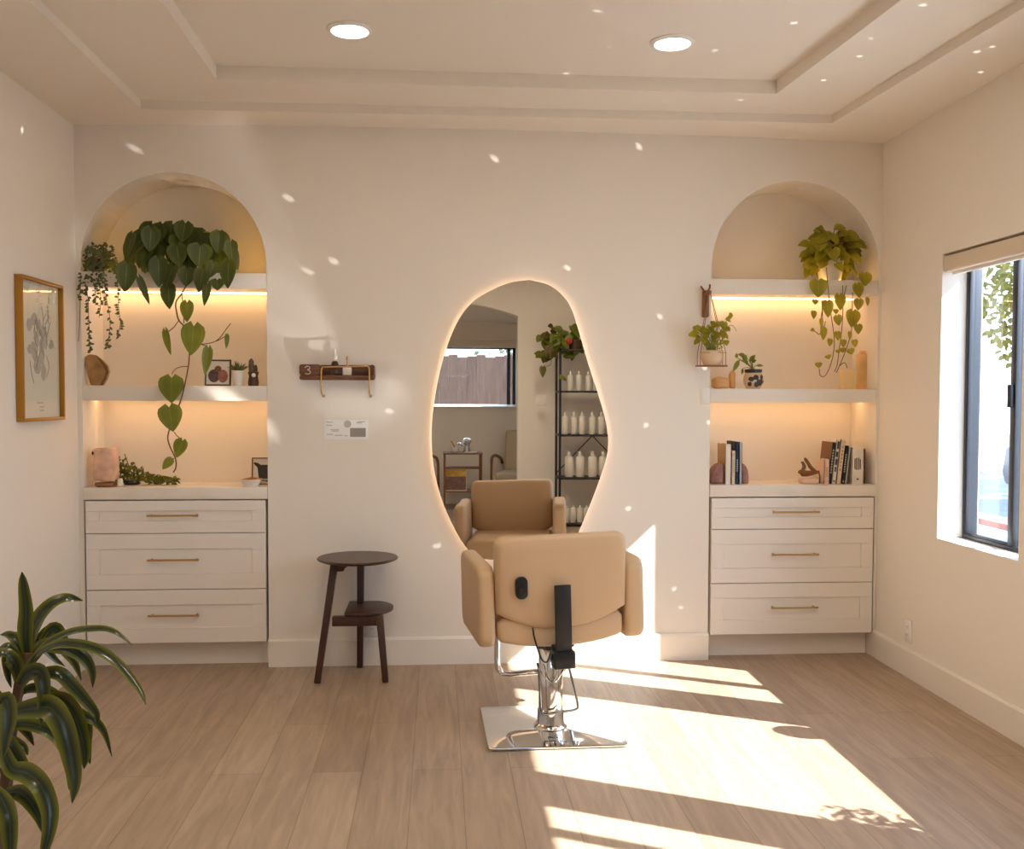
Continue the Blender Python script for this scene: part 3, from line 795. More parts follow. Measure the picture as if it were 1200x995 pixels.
# big heart-leaf philodendron
PHX = -1.80
t = thing('philodendron_plant', 'large dark heart leaf philodendron trailing from the upper left alcove shelf', 'plant', (PHX, .13, Z_UP))
MB().lathe([(.004, Z_UP), (.085, Z_UP), (.10, Z_UP + .10), (.108, Z_UP + .13), (.104, Z_UP + .135), (.095, Z_UP + .125), (.004, Z_UP + .122)], (PHX, .13, 0), 28).build('pot', 'white_ceramic', t, smooth=True)
fo = MB(); st = MB(); rp = random.Random(21)
cen = Vector((PHX, .12, Z_UP + .13))
for k in range(62):
    a = rp.uniform(-PI, PI); e = rp.uniform(-.15, 1.2)
    dirv = Vector((math.cos(a) * math.cos(e), math.sin(a) * math.cos(e), math.sin(e)))
    if dirv.y > .55: dirv.y *= .4
    R_ = rp.uniform(.6, 1)
    base = cen + Vector((dirv.x * .235 * R_, dirv.y * .135 * R_, dirv.z * .15 * R_))
    if base.y > .27: base.y = .27
    d = Vector((dirv.x * .55 + rp.uniform(-.2, .2), dirv.y * .2 - .12, -.75 + dirv.z * .25))
    nr = Vector((dirv.x * .5, -.9, .35 + .5 * dirv.z))
    L = rp.uniform(.105, .15)
    fo.leaf(base, d, nr, L, L * rp.uniform(.78, .95), .25, .12)
    st.tube(spline([cen - Vector((0, 0, .03)), cen.lerp(base, .6) + Vector((0, 0, .04)), base], 3), .0025, 5)
def lf(mb, px, py, tx, ty, w, Y, hv=True, fold=.18, tilt=0):
    a = at(px, py, Y); b = at(tx, ty, Y - .01); d = b - a; sc = (Vector((a.x, a.y, a.z)) - CAM).y / F
    mb.leaf(a, d, Vector((tilt, -1, .25)), d.length, w * sc, fold, .05, hv)
z1 = lambda x, y: (80 + x / 4.523, 180 + y / 4.523)
z2 = lambda x, y: (80 + x / 4.523, 380 + y / 4.523)
for (x, y, X, Y_, w) in ((310, 590, 300, 735, 105), (375, 660, 432, 800, 40), (478, 562, 480, 710, 100), (555, 600, 505, 740, 85), (530, 700, 535, 825, 85), (630, 612, 622, 705, 95), (715, 615, 690, 735, 85), (738, 690, 720, 808, 45), (790, 670, 790, 725, 75), (850, 575, 843, 715, 95), (770, 580, 745, 660, 70), (575, 490, 590, 600, 105), (700, 490, 690, 600, 130), (340, 430, 300, 560, 60), (440, 400, 430, 520, 100), (620, 370, 600, 470, 100), (800, 420, 790, 530, 90), (860, 470, 870, 570, 70)):
    p, q = z1(x, y), z1(X, Y_); lf(fo, p[0], p[1], q[0], q[1], w / 4.523, -.045 if y > 480 else -.02, tilt=rp.uniform(-.4, .4))
fo.build('foliage', 'leaf_dark', t, smooth=True, auto=0)
st.build('stems', 'vine_green', t)
vy = -.03
vn = MB()
path = [z1(*q) for q in ((625, 700), (600, 745), (570, 790), (578, 860), (590, 890), (620, 925))] + [z2(*q) for q in ((640, 100), (641, 180), (630, 260), (600, 390), (560, 500), (528, 590), (540, 650), (568, 710), (570, 760), (556, 786))]
vn.tube(spline([at(x, y, vy) for x, y in path], 4), .0036, 6)
for br_ in ([z1(600, 740), z1(612, 830), z1(612, 900)], [z1(585, 885), z1(560, 920), z1(530, 945)], [z2(690, 108), z2(760, 98), z2(800, 75), z2(845, 15), z1(862, 900)], [z2(700, 105), z2(735, 118), z2(738, 130)], [z2(785, 90), z2(820, 72), z2(838, 62)], [z2(638, 225), z2(600, 225), z2(565, 240), z2(548, 265)], [z2(560, 570), z2(575, 590), z2(600, 612)], [z2(562, 712), z2(550, 712), z2(540, 715)]):
    vn.tube(spline([at(x, y, vy) for x, y in br_], 4), .0024, 5)
vo = vn.build('trailing_vine', 'vine', t, smooth=True)
vl = MB()
for (f_, x, y, f2, X, Y_, w, tl_) in ((z1, 630, 790, z1, 628, 893, 72, 0), (z1, 665, 915, z2, 650, 165, 122, .2), (z2, 515, 35, z2, 540, 165, 50, -.6), (z2, 740, 130, z2, 725, 270, 56, .5), (z2, 548, 285, z2, 545, 418, 132, 0), (z2, 535, 440, z2, 555, 570, 124, .1), (z2, 605, 618, z2, 572, 708, 80, -.2), (z2, 545, 715, z2, 498, 770, 48, .3), (z2, 841, 58, z2, 838, 132, 28, .8)):
    p, q = f_(x, y), f2(X, Y_); lf(vl, p[0], p[1], q[0], q[1], w / 4.523, vy - .012, tilt=tl_, fold=.14)
vl.build('vine_leaves', 'leaf_mid', vo, smooth=True, auto=0)

# fine trailing eucalyptus-like plant at the left end of the upper shelf
t = thing('trailing_plant', 'small leaved grey green trailing plant at the far left of the upper alcove shelf', 'plant', (-2.185, .10, Z_UP))
MB().lathe([(.004, Z_UP), (.042, Z_UP), (.052, Z_UP + .07), (.048, Z_UP + .072), (.004, Z_UP + .066)], (-2.185, .10, 0), 20).build('pot', 'pot_dark', t, smooth=True)
fo = MB(); st = MB(); rp = random.Random(5)
for k in range(460):
    a = rp.uniform(0, 2 * PI); r_ = rp.random() ** .5; zz = rp.uniform(-1, 1)
    c = Vector((-2.172 + math.cos(a) * r_ * .085 * (1 - .3 * zz * zz), .045 + math.sin(a) * r_ * .075, 2.095 + zz * .085 - .06 * r_ * rp.random()))
    c.x = max(c.x, -2.244)
    d = Vector((rp.uniform(-1, 1), rp.uniform(-1, .4), rp.uniform(-1, .6)))
    fo.leaf(c, d, Vector((rp.uniform(-.5, .5), -1, rp.uniform(0, 1))), rp.uniform(.016, .026), .014, .1, .1, False, nv=4)
strands = [([(100, 330), (103, 350), (104, 375), (105, 400), (106, 413)], 44), ([(122, 325), (124, 345), (129, 375), (127, 400), (126, 408)], 40), ([(136, 310), (138, 335), (139, 360), (141, 380), (136, 398)], 32), ([(95, 320), (94, 340), (92, 352)], 16), ([(115, 322), (118, 352), (116, 372)], 14), ([(108, 325), (112, 345), (112, 358)], 16)]
for pth, n in strands:
    P3 = spline([at(x, y, -.015) for x, y in pth], 6)
    for q in P3: q.x = max(q.x, -2.262)
    st.tube(P3, .0014, 4)
    for k in range(n):
        f_ = k / n * (len(P3) - 1); i = int(f_); q = P3[i].lerp(P3[min(i + 1, len(P3) - 1)], f_ - i)
        fo.leaf(q, (rp.uniform(-1, 1), rp.uniform(-.8, .2), rp.uniform(-.8, .2)), (rp.uniform(-.4, .4), -1, .4), rp.uniform(.016, .024), .014, .1, .1, False, nv=4)
st.tube(spline([at(94, 350, -.02), at(93.5, 375, -.02), at(92, 400, -.02)], 4), .0016, 5)
fo.build('foliage', 'leaf_small', t, smooth=True, auto=0); st.build('stems', 'vine', t)

# pothos on the right upper shelf
PX_ = 1.665
t = thing('pothos_plant', 'lime green pothos cascading from the upper right alcove shelf', 'plant', (PX_, .12, Z_UP))
MB().lathe([(.004, Z_UP), (.06, Z_UP), (.075, Z_UP + .11), (.07, Z_UP + .114), (.004, Z_UP + .105)], (PX_, .12, 0), 24).build('pot', 'white_ceramic', t, smooth=True)
fo = MB(); st = MB(); rp = random.Random(11)
cen = Vector((PX_, .10, Z_UP + .14))
for k in range(125):
    a = rp.uniform(-PI, PI); e = rp.uniform(-.6, 1.3)
    dv = Vector((math.cos(a) * math.cos(e), math.sin(a) * math.cos(e), math.sin(e)))
    if dv.y > .5: dv.y *= .4
    R_ = rp.uniform(.55, 1)
    base = cen + Vector((dv.x * .15 * R_, dv.y * .12 * R_, dv.z * .155 * R_))
    d = Vector((dv.x * .8 + rp.uniform(-.4, .4), dv.y * .3 - .2, -.45 + dv.z * .3 + rp.uniform(-.3, .3)))
    L = rp.uniform(.045, .085)
    fo.leaf(base, d, Vector((dv.x * .5 + rp.uniform(-.4, .4), -.9, .5)), L, L * .8, .25, .15)
    st.tube(spline([cen - Vector((0, 0, .05)), cen.lerp(base, .6) + Vector((0, 0, .03)), base], 3), .002, 5)
z5 = lambda x, y: (920 + x / 4.742, 250 + y / 4.742)
for (x, y, X, Y_, w) in ((185, 375, 185, 468, 105), (440, 335, 445, 405, 100), (400, 395, 415, 470, 70), (300, 455, 310, 540, 75), (235, 490, 240, 580, 65), (375, 545, 370, 635, 100), (410, 480, 405, 540, 55), (405, 620, 408, 672, 50), (290, 570, 300, 625, 50), (165, 480, 168, 508, 40), (158, 545, 160, 588, 40), (215, 640, 212, 705, 40), (290, 660, 295, 708, 42), (358, 660, 360, 705, 28), (250, 700, 248, 740, 36), (385, 705, 392, 745, 38), (322, 705, 325, 745, 40), (360, 755, 372, 785, 48), (318, 750, 322, 775, 40), (235, 790, 245, 810, 40), (185, 832, 188, 860, 42), (455, 470, 460, 515, 30), (200, 590, 205, 640, 25), (280, 535, 285, 560, 35), (290, 760, 300, 780, 34), (145, 645, 165, 655, 28)):
    p, q = z5(x, y), z5(X, Y_); lf(fo, p[0], p[1], q[0], q[1], w / 4.742, -.03, tilt=rp.uniform(-.4, .4))
for pth in ([(230, 300), (240, 420), (255, 560), (272, 680), (270, 770), (250, 850), (220, 905), (195, 900), (190, 865)], [(320, 400), (322, 520), (315, 650), (300, 760), (290, 840), (275, 880)], [(375, 440), (372, 560), (370, 650), (345, 740), (310, 830), (285, 885)], [(215, 470), (200, 590), (195, 670), (165, 655)], [(340, 400), (330, 450), (320, 480)], [(205, 480), (212, 640), (225, 600)], [(300, 850), (330, 830), (345, 860)]):
    st.tube(spline([at(*z5(x, y), -.02) for x, y in pth], 4), .0022, 5)
fo.build('foliage', 'leaf_lime', t, smooth=True, auto=0); st.build('stems', 'vine', t, smooth=True)

# hanging swing planter left of the right alcove
t = thing('hanging_planter', 'small pot with bright green plant on a rope swing hung from a wooden wall bracket', 'planter', (.955, -.09, 1.566))
w = MB().prism(rrect(.928, .962, 1.822, 1.962, .008, 3), 'y', -.022, -.002); w.box(.938, .953, -.10, -.02, 1.935, 1.955)
w.tube(spline([(.935, -.02, 1.955), (.922, -.03, 1.972), (.912, -.03, 1.985)], 4), [.006] * 8 + [.003], 6); w.tube(spline([(.952, -.02, 1.955), (.960, -.035, 1.972), (.962, -.03, 1.995)], 4), [.006] * 8 + [.003], 6)
w.build('wall_bracket', 'teak', t, bevel=.002)
MB().box(.940, .949, -.024, -.0222, 1.84, 1.94).build('bracket_inlay', 'vine', t)
rp_ = MB()
for (x, s) in ((.892, -1), (1.026, 1)):
    for yy in (-.12, -.06): rp_.tube([(.9455, -.092, 1.955), (x, yy, 1.63), (x, yy, 1.566)], .0018, 5)
rp_.tube([(.892, -.122, 1.632), (1.026, -.122, 1.632)], .0015, 5)
rp_.build('ropes', 'rope', t)
MB().box(.884, 1.034, -.128, -.052, 1.560, 1.5685).build('swing_board', 'teak', t, bevel=.002)
MB().lathe([(.004, 1.569), (.044, 1.569), (.058, 1.60), (.0585, 1.642), (.054, 1.645), (.052, 1.636), (.004, 1.632)], (.962, -.09, 0), 24, sy=.62).build('pot', 'pot_beige', t, smooth=True)
fo = MB(); st = MB(); rp = random.Random(9)
z4 = lambda x, y: (800 + x / 7.11, 325 + y / 7.11)
for k in range(46):
    x = rp.uniform(75, 380); yy = 470 + rp.uniform(-65, 60) - (40 if 240 < x < 340 else 0)
    q = at(*z4(x, yy), -.10 + rp.uniform(-.03, .03))
    L = rp.uniform(.026, .040)
    fo.leaf(q, (rp.uniform(-.8, .8), -.3, rp.uniform(-.9, .2)), (rp.uniform(-.5, .5), -.8, .7), L, L * .9, .12, .1)
    st.tube(spline([(.962 + rp.uniform(-.03, .03), -.09, 1.63), Vector((.962, -.09, 1.67)).lerp(q, .5), q], 3), .0013, 4)
for k in range(40):
    q = at(*z4(rp.uniform(170, 330), rp.uniform(520, 595)), -.10)
    fo.leaf(q, (rp.uniform(-1, 1), -.3, rp.uniform(-.5, .8)), (0, -1, .4), .016, .012, .1, .1, False, nv=4)
st.tube(spline([at(*z4(x, y), -.10) for x, y in ((360, 470), (375, 410), (420, 405), (448, 450))], 4), .0015, 5)
st.tube(spline([at(*z4(x, y), -.10) for x, y in ((330, 420), (365, 360), (392, 300))], 4), .0015, 5)
for (x, y) in ((385, 335), (400, 320), (370, 350), (392, 300), (350, 395), (340, 410), (355, 375)): fo.leaf(at(*z4(x, y), -.10), (rp.uniform(-1, 1), -.2, -.4), (0, -1, .5), .024, .018, .1, .1)
fo.build('foliage', 'leaf_lime', t, smooth=True, auto=0); st.build('stems', 'vine_green', t)

# ------------------------------------------------------------------ small things, left alcove
zL2 = 1.4535; zC_ = .9345
z6 = lambda x, y: (80 + x / 5.24, 290 + y / 5.24)
def clampx(p, lo=-2.250): return (max(p.x, lo), max(p.z, zL2))
o = [clampx(at(*z6(x, y), .03)) for x, y in ((100, 672), (125, 655), (165, 660), (205, 690), (240, 730), (249, 765), (235, 805), (208, 850), (135, 850), (118, 790), (102, 725))]
t = thing('agate_slice', 'tan translucent stone slice standing on the lower left alcove shelf', 'ornament', (o[0][0] + .07, .045, zL2))
cxo = sum(p[0] for p in o) / len(o); czo = sum(p[1] for p in o) / len(o)
MB().prism(o, 'y', .03, .062).build('stone_body', 'stone_tan', t, bevel=.006)
rimp = [clampx(at(*z6(x, y), .028)) for x, y in ((165, 661), (205, 690), (240, 730), (249, 765), (235, 805), (208, 850), (196, 850), (222, 800), (232, 762), (210, 715))]
MB().prism(rimp, 'y', .024, .0295).build('bevelled_edge', 'stone_rim', t)

def frame(name, label, cat, x0, x1, z0, h, y, fw, mt, pic, lean=.14, extra=None):
    o = thing(name, label, cat, ((x0 + x1) / 2, y, z0))
    mt4 = Matrix.Translation(((x0 + x1) / 2, y, z0)) @ Matrix.Rotation(-lean, 4, 'X')
    w = (x1 - x0) / 2
    f = MB()
    for (a, b_, c_, d_) in ((-w, w, 0, fw), (-w, w, h - fw, h), (-w, -w + fw, fw, h - fw), (w - fw, w, fw, h - fw)): f.box(a, b_, -.007, .007, c_, d_)
    f.xf(mt4).build('frame', mt, o, bevel=.001)
    p_ = MB().box(-w + fw, w - fw, 0, .004, fw, h - fw).xf(mt4).build('picture', pic, o)
    if extra: extra(p_, mt4)
    st_ = MB().obox((0, .022, h * .42), (.012, 0, 0), (0, .0015, 0), (0, 0, h * .40)); st_.xf(mt4 @ Matrix.Translation((0, 0, -.0))).build('easel_back', mt, o)
    return o
def pic1(p_, mt4):
    m_ = MB(); 
    def bl(mb, x, z, rx, rz): mb.prism([(x + rx * math.cos(a), z + rz * math.sin(a)) for a in [2 * PI * k / 14 for k in range(14)]], 'y', -.0016, -.0002)
    bl(m_, -.02, .052, .03, .034); m_.xf(mt4).build('dark_figure', 'photo_dark', p_)
    m_ = MB(); bl(m_, .025, .05, .026, .034); m_.xf(mt4 @ Matrix.Translation((0, -.001, 0))).build('rose_figure', 'photo_red', p_)
    m_ = MB(); bl(m_, .0, .088, .018, .016); m_.xf(mt4 @ Matrix.Translation((0, -.002, 0))).build('brown_head', 'bk_brown', p_)
xf0, xf1 = at(240, 451, .06).x, at(270.5, 451, .06).x
frame('photo_frame', 'small square framed photo on the lower left alcove shelf', 'picture', xf0, xf1, zL2, .136, .06, .007, 'pot_brown', 'paper', .12, pic1)

p = at(279, 451, .06)
t = thing('succulent_pot', 'tiny spiky succulent in a white pot between the photo and the patterned pot', 'plant', (p.x, .06, zL2))
MB().lathe([(.003, zL2), (.022, zL2), (.028, zL2 + .03), (.031, zL2 + .078), (.028, zL2 + .079), (.026, zL2 + .07), (.003, zL2 + .07)], (p.x, .06, 0), 24).build('pot', 'white_ceramic', t, smooth=True)
fo = MB()
for k in range(26):
    a = rnd.uniform(0, 2 * PI); e = rnd.uniform(.4, 1.4); d = Vector((math.cos(a) * math.cos(e), math.sin(a) * math.cos(e), math.sin(e)))
    q = Vector((p.x, .06, zL2 + .071)) + d * .004
    fo.tube([q, q + d * .03, q + d * .058], [.004, .0035, .0004], 5)
fo.build('spiky_leaves', 'leaf_small', t)
p = at(297, 451, .06)
t = thing('cactus_pot', 'little grey cactus in a brown patterned pot at the right end of the shelf', 'plant', (p.x, .06, zL2))
MB().lathe([(.003, zL2), (.026, zL2), (.028, zL2 + .02), (.023, zL2 + .05), (.029, zL2 + .072), (.026, zL2 + .073), (.003, zL2 + .066)], (p.x, .06, 0), 20).build('pot', 'pot_brown', t, smooth=True)
MB().sphere((p.x + .006, .034, zL2 + .055), .011, 12, 8, sy=.5).build('white_patch', 'white_ceramic', t, smooth=True)
cc = MB().lathe([(.003, zL2 + .0665), (.013, zL2 + .068), (.015, zL2 + .10), (.013, zL2 + .13), (.004, zL2 + .142)], (p.x - .010, .06, 0), 10)
cc.lathe([(.002, zL2 + .0665), (.009, zL2 + .068), (.010, zL2 + .09), (.007, zL2 + .105), (.002, zL2 + .11)], (p.x + .012, .06, 0), 10)
cc.build('cactus', 'figurine', t)

# countertop, left
p = at(122.5, 571, .03)
t = thing('salt_lamp', 'pink salt crystal lamp on a dark wooden base at the left end of the counter', 'lamp', (p.x, .06, zC_))
import bmesh
def rock(name, mt, c, s, seed, parent, amp=.12, fine=3, box=.55):
    bm = bmesh.new(); bmesh.ops.create_icosphere(bm, subdivisions=fine, radius=1)
    from mathutils import noise as ns
    for v in bm.verts:
        q = v.co.copy(); 
        k = max(abs(q.x), abs(q.y), abs(q.z)); sq = q / k; q = q.lerp(sq, box)
        q *= 1 + amp * ns.noise(v.co * 1.6 + Vector((seed, 0, 0))) + amp * .4 * ns.noise(v.co * 4 + Vector((0, seed, 0)))
        v.co = Vector((q.x * s[0], q.y * s[1], q.z * s[2]))
    mz = min(v.co.z for v in bm.verts)
    mb = MB(); mb.add([Vector((v.co.x + c[0], v.co.y + c[1], v.co.z - mz + c[2])) for v in bm.verts], [tuple(v.index for v in f.verts) for f in bm.faces]); bm.free()
    return mb.build(name, mt, parent, smooth=True, auto=0)
MB().lathe([(.003, zC_), (.050, zC_), (.056, zC_ + .008), (.056, zC_ + .020), (.003, zC_ + .022)], (p.x, .06, 0), 20).build('wooden_base', 'teak', t, bevel=.002)
rock('salt_crystal', 'salt_pink', (p.x, .06, zC_ + .0215), (.056, .042, .086), 2.3, t, .09, 4, .88)
q = at(111, 531, .03)
MB().cyl((q.x - .012, .03, q.z), (q.x + .012, .03, q.z), .010, .004, 10).build('dimmer_knob', 'black_plastic', t)
q = at(141, 570, .03)
tag(rock('crystal_chunk', 'crystal_white', (q.x, .03, zC_), (.013, .013, .022), 6.1, None), 'small white crystal chunk beside the pink salt lamp', 'crystal')
q = at(152, 567, .13)
t = thing('counter_plant', 'mossy green creeping plant spreading behind the salt lamp on the counter', 'plant', (q.x, .16, zC_))
MB().lathe([(.003, zC_), (.034, zC_), (.042, zC_ + .012), (.040, zC_ + .024), (.003, zC_ + .02)], (q.x + .0, .16, 0), 20).build('dish', 'pot_dark', t, smooth=True)
fo = MB(); st = MB(); rp = random.Random(17)
zz = lambda x, y: (95 + x / 10, 510 + y / 10)
for k in range(430):
    u = rp.random(); x = 400 + 720 * u ** 1.25; top = 195 + (520 - 195) * min(1, ((x - 400) / 520)) ** .75 if x < 920 else 510
    y = top + (560 - top) * rp.random()
    Yd = .16 - .05 * rp.random() + .04 * rp.random()
    c = at(*zz(x, y), Yd); c.z = max(c.z, zC_ + .006)
    fo.leaf(c, (rp.uniform(-.5, 1), rp.uniform(-1, .3), rp.uniform(-.4, .9)), (rp.uniform(-.5, .5), -.8, .6), rp.uniform(.018, .028), .014, .15, .2, False, nv=4)
for pth in ([(470, 540), (450, 350), (385, 180)], [(480, 540), (560, 400), (510, 220)], [(500, 540), (620, 430), (640, 360)], [(520, 550), (800, 520), (960, 480), (1130, 520)], [(520, 550), (700, 470), (760, 430)]):
    c3 = [at(*zz(x, y), .15) for x, y in pth]
    for c in c3: c.z = max(c.z, zC_ + .012)
    st.tube(spline(c3, 4), .003, 5)
fo.build('foliage', 'leaf_moss', t, smooth=True, auto=0); st.build('stems', 'vine_green', t)
def pic2(p_, mt4):
    m_ = MB(); h_ = .02
    m_.prism([(-.026, .03), (-.034, .09), (-.055, .112), (-.048, .118), (-.028, .112), (-.018, .104), (.018, .104), (.026, .118), (.046, .122), (.040, .09), (.028, .03)], 'y', -.0016, -.0002)
    m_.xf(mt4).build('black_cat_print', 'ink', p_)
xc0 = at(294.5, 560, .13).x
frame('cat_picture', 'small framed picture with a black shape at the right end of the left counter', 'picture', xc0, xc0 + .125, zC_, .142, .14, .005, 'pot_brown', 'paper', .12, pic2)
q = at(294.5, 571, .04)
t = thing('snack_bowl', 'small white bowl of golden flakes on the left counter', 'bowl', (q.x, .04, zC_))
MB().lathe([(.003, zC_), (.034, zC_), (.036, zC_ + .005), (.05, zC_ + .02), (.056, zC_ + .038), (.053, zC_ + .038), (.046, zC_ + .02), (.03, zC_ + .01), (.003, zC_ + .01)], (q.x, .04, 0), 32).build('bowl', 'white_ceramic', t, smooth=True)
fl = MB(); rp = random.Random(4)
for k in range(90):
    a = rp.uniform(0, 2 * PI); r_ = .046 * rp.random() ** .5
    c = Vector((q.x + r_ * math.cos(a), .04 + r_ * math.sin(a), zC_ + .034 + rp.uniform(0, .012) * (1 - r_ / .05)))
    fl.obox(c, Matrix.Rotation(rp.uniform(0, 6), 3, 'Z') @ Vector((.008, 0, rp.uniform(-.004, .004))), (0, .006, .001), (0, 0, .002))
flo = fl.build('golden_flakes', 'bread', t); flo['kind'] = 'stuff'
tag(MB().tube(spline([(q.x + .045, .07, zC_ + .03), (q.x + .065, .075, zC_ + .026), (q.x + .083, .08, zC_ + .021)], 3), [.003] * 4 + [.006] * 3, 8).build('spoon', 'teak', t), 'dark wooden spoon handle')

# ------------------------------------------------------------------ small things, right alcove
zR2 = 1.4475
q = at(849, 455, .12)
t = thing('amber_crystal', 'glowing amber crystal cluster at the left end of the right alcove shelf', 'crystal', (q.x, .12, zR2))
rock('stone', 'amber_stone', (q.x - .02, .13, zR2), (.045, .03, .032), 1.2, t, .2)
rock('peak', 'amber_stone', (q.x + .045, .13, zR2), (.016, .02, .048), 3.4, t, .15)
q = at(882.5, 455.5, .06)
t = thing('mosaic_pot_plant', 'small plant with oval leaves in a dark rimmed mosaic pot', 'plant', (q.x, .06, zR2))
MB().lathe([(.003, zR2), (.036, zR2), (.048, zR2 + .022), (.052, zR2 + .045), (.049, zR2 + .07), (.041, zR2 + .086)], (q.x, .06, 0), 28).build('pot', 'pot_beige', t, smooth=True)
MB().lathe([(.041, zR2 + .0865), (.046, zR2 + .09), (.047, zR2 + .104), (.042, zR2 + .105), (.003, zR2 + .098)], (q.x, .06, 0), 28).build('rim', 'pot_dark', t, smooth=True)
ms = MB(); rp = random.Random(2)
for (a, z, r_) in ((-1.15, .036, .021), (-1.6, .058, .017), (-.8, .060, .017), (-1.5, .024, .016), (-2.1, .05, .015), (-2.25, .026, .013), (-.35, .04, .014)):
    R_ = .0515; c = Vector((q.x + R_ * math.cos(a), .06 + R_ * math.sin(a), zR2 + z)); nx = Vector((math.cos(a), math.sin(a), 0)); sd = Vector((-math.sin(a), math.cos(a), 0))
    vs = [c + nx * .0035] + [c + sd * r_ * math.cos(2 * PI * k / 9) * rp.uniform(.8, 1.1) + Vector((0, 0, r_ * math.sin(2 * PI * k / 9))) - nx * .002 for k in range(9)]
    ms.add(vs, [(0, 1 + k, 1 + (k + 1) % 9) for k in range(9)])
ms.build('mosaic_tiles', 'pot_dark', t)
fo = MB(); st = MB(); b0 = Vector((q.x, .06, zR2 + .099))
for (x0, y0, x1, y1, w) in ((470, 690, 425, 775, 36), (525, 660, 470, 640, 40), (450, 670, 448, 635, 26), (505, 690, 530, 650, 40), (560, 700, 600, 650, 38), (575, 705, 610, 690, 30), (615, 735, 668, 735, 24), (500, 760, 495, 805, 22), (540, 730, 520, 680, 30)):
    a = at(800 + x0 / 7.11, 325 + y0 / 7.11, .05); b_ = at(800 + x1 / 7.11, 325 + y1 / 7.11, .035); d = b_ - a
    fo.leaf(a, d, (rp.uniform(-.3, .3), -1, .4), d.length * 1.1, w * .0046 / 7.11 * 1.0 * 1.1, .2, .1, False)
    st.tube(spline([b0, b0.lerp(a, .5) + Vector((0, 0, .01)), a], 3), .002, 5)
fo.build('foliage', 'leaf_mid', t, smooth=True, auto=0); st.build('stems', 'vine_green', t)
q = at(993, 455, .10)
tag(MB().prism(rrect(q.x - .038, q.x + .038, .085, .135, .012, 4), 'z', zR2, zR2 + .108).build('wax_candle', 'candle_wax', bevel=.006, seg=2), 'short pale square candle on the right alcove shelf, under the pothos', 'candle')
q = at(1013, 455, .16)
t_ = thing('selenite_tower', 'tall glowing amber block at the right end of the right alcove shelf', 'ornament', (q.x, .17, zR2))
MB().prism([(q.x - .045, .14), (q.x - .02, .128), (q.x + .03, .132), (q.x + .045, .16), (q.x + .035, .20), (q.x - .035, .20)], 'z', zR2, zR2 + .195).build('block', 'amber_stone', t_, bevel=.008)
MB().prism([(q.x - .03, .145), (q.x, .138), (q.x + .026, .146), (q.x + .028, .18), (q.x - .028, .18)], 'z', zR2 + .1955, zR2 + .212).build('tip', 'amber_stone', t_, bevel=.006)

# books
def book(x0, x1, h, depth, y0, mt, lean=0, label='', grp='', spine_marks=None, zb=.9345, page='page_white', spine=None):
    w = x1 - x0; cx = (x0 + x1) / 2
    o = thing('book', label, 'book', (cx, y0 + depth / 2, zb), group=grp)
    T = Matrix.Translation((x0, y0, zb)) @ Matrix.Rotation(lean, 4, 'Y') if lean >= 0 else Matrix.Translation((x1, y0, zb)) @ Matrix.Rotation(lean, 4, 'Y') @ Matrix.Translation((-w, 0, 0))
    if lean > 0: T = Matrix.Translation((x1, y0, zb)) @ Matrix.Rotation(lean, 4, 'Y') @ Matrix.Translation((-w, 0, w * math.sin(lean) * 0))
    bt = min(.0025, w * .15)
    c = MB(); c.box(0, bt, 0, depth, 0, h); c.box(w - bt, w, 0, depth, 0, h); c.box(0, w, 0, .003, 0, h)
    c.xf(T).build('cover', mt, o)
    MB().box(bt, w - bt, .0031, depth - .004, .003, h - .004).xf(T).build('pages', page, o)
    if spine_marks:
        col, marks = spine_marks; top = max(a[1] for a in marks)
        for nm, sel in (('spine_emblem', lambda a: (a[1] - a[0] > .065 and a[1] == top and len(marks) > 7) or a[1] < .31 and a[0] < .15), ('spine_text', None)):
            pick = [a for a in marks if (sel(a) if sel else a not in used)]
            if nm == 'spine_emblem': used = pick
            if not pick: continue
            m_ = MB()
            for (z0, z1, u0, u1) in pick: m_.box(w * u0, w * u1, -.0016, -.0010, h * z0, h * z1)
            m_.xf(T).build(nm, col, o)
    if spine: MB().box(0, w, -.0009, -.0001, 0, h).xf(T).build('spine', spine, o)
    return o
G1 = 'books between the rose quartz bookends'; G2 = 'books at the right end of the counter'
X = lambda px, Y=.05: at(px, 568, Y).x
txt = lambda a, b, n, u0=.3, u1=.7: [(a + (b - a) * k / n, a + (b - a) * (k + .7) / n, u0, u1) for k in range(n)]
book(X(850.2), X(856), .215, .16, .05, 'bk_tan', 0, 'tan book with a white spine, leftmost between the rose quartz bookends', G1, spine='bk_white')
book(X(857), X(861.6), .18, .15, .05, 'bk_cream', 0, 'shortest cream book beside the white spined book in the bookends', G1, ('pale_ink', txt(.35, .75, 8) + [(.86, .93, .25, .75)]))
book(X(862), X(865.8), .228, .17, .055, 'bk_navy', 0, 'dark navy book in the bookend row', G1, ('bk_blue', txt(.3, .6, 6)))
book(X(866.2), X(869.4), .226, .16, .05, 'bk_blue', 0, 'pale grey blue book at the right of the bookend row', G1, ('pale_ink', txt(.4, .8, 6)))
G3 = 'rose quartz bookends'
for (x0, x1, sgn, lb, yy) in ((X(834), X(848.5), 1, 'rounded rose quartz bookend at the left of the short book row', .055), (X(869.8), X(880), -1, 'rounded rose quartz bookend at the right of the short book row', .08)):
    pts_ = []
    R_ = x1 - x0
    prof = [(x1, zC_)] + [(x1 - R_ * math.sin(PI / 2 * k / 8) ** .9, zC_ + .112 * math.cos(PI / 2 * k / 8) ** .7) for k in range(9)]
    if sgn < 0: prof = [(x0 + x1 - x, z) for x, z in prof]
    prof[-1] = (prof[-1][0], zC_)
    tag(MB().prism(prof, 'y', yy, yy + .09).build('bookend', 'rose_quartz', bevel=.012, seg=3), lb, 'bookend', G3)
LN = .105
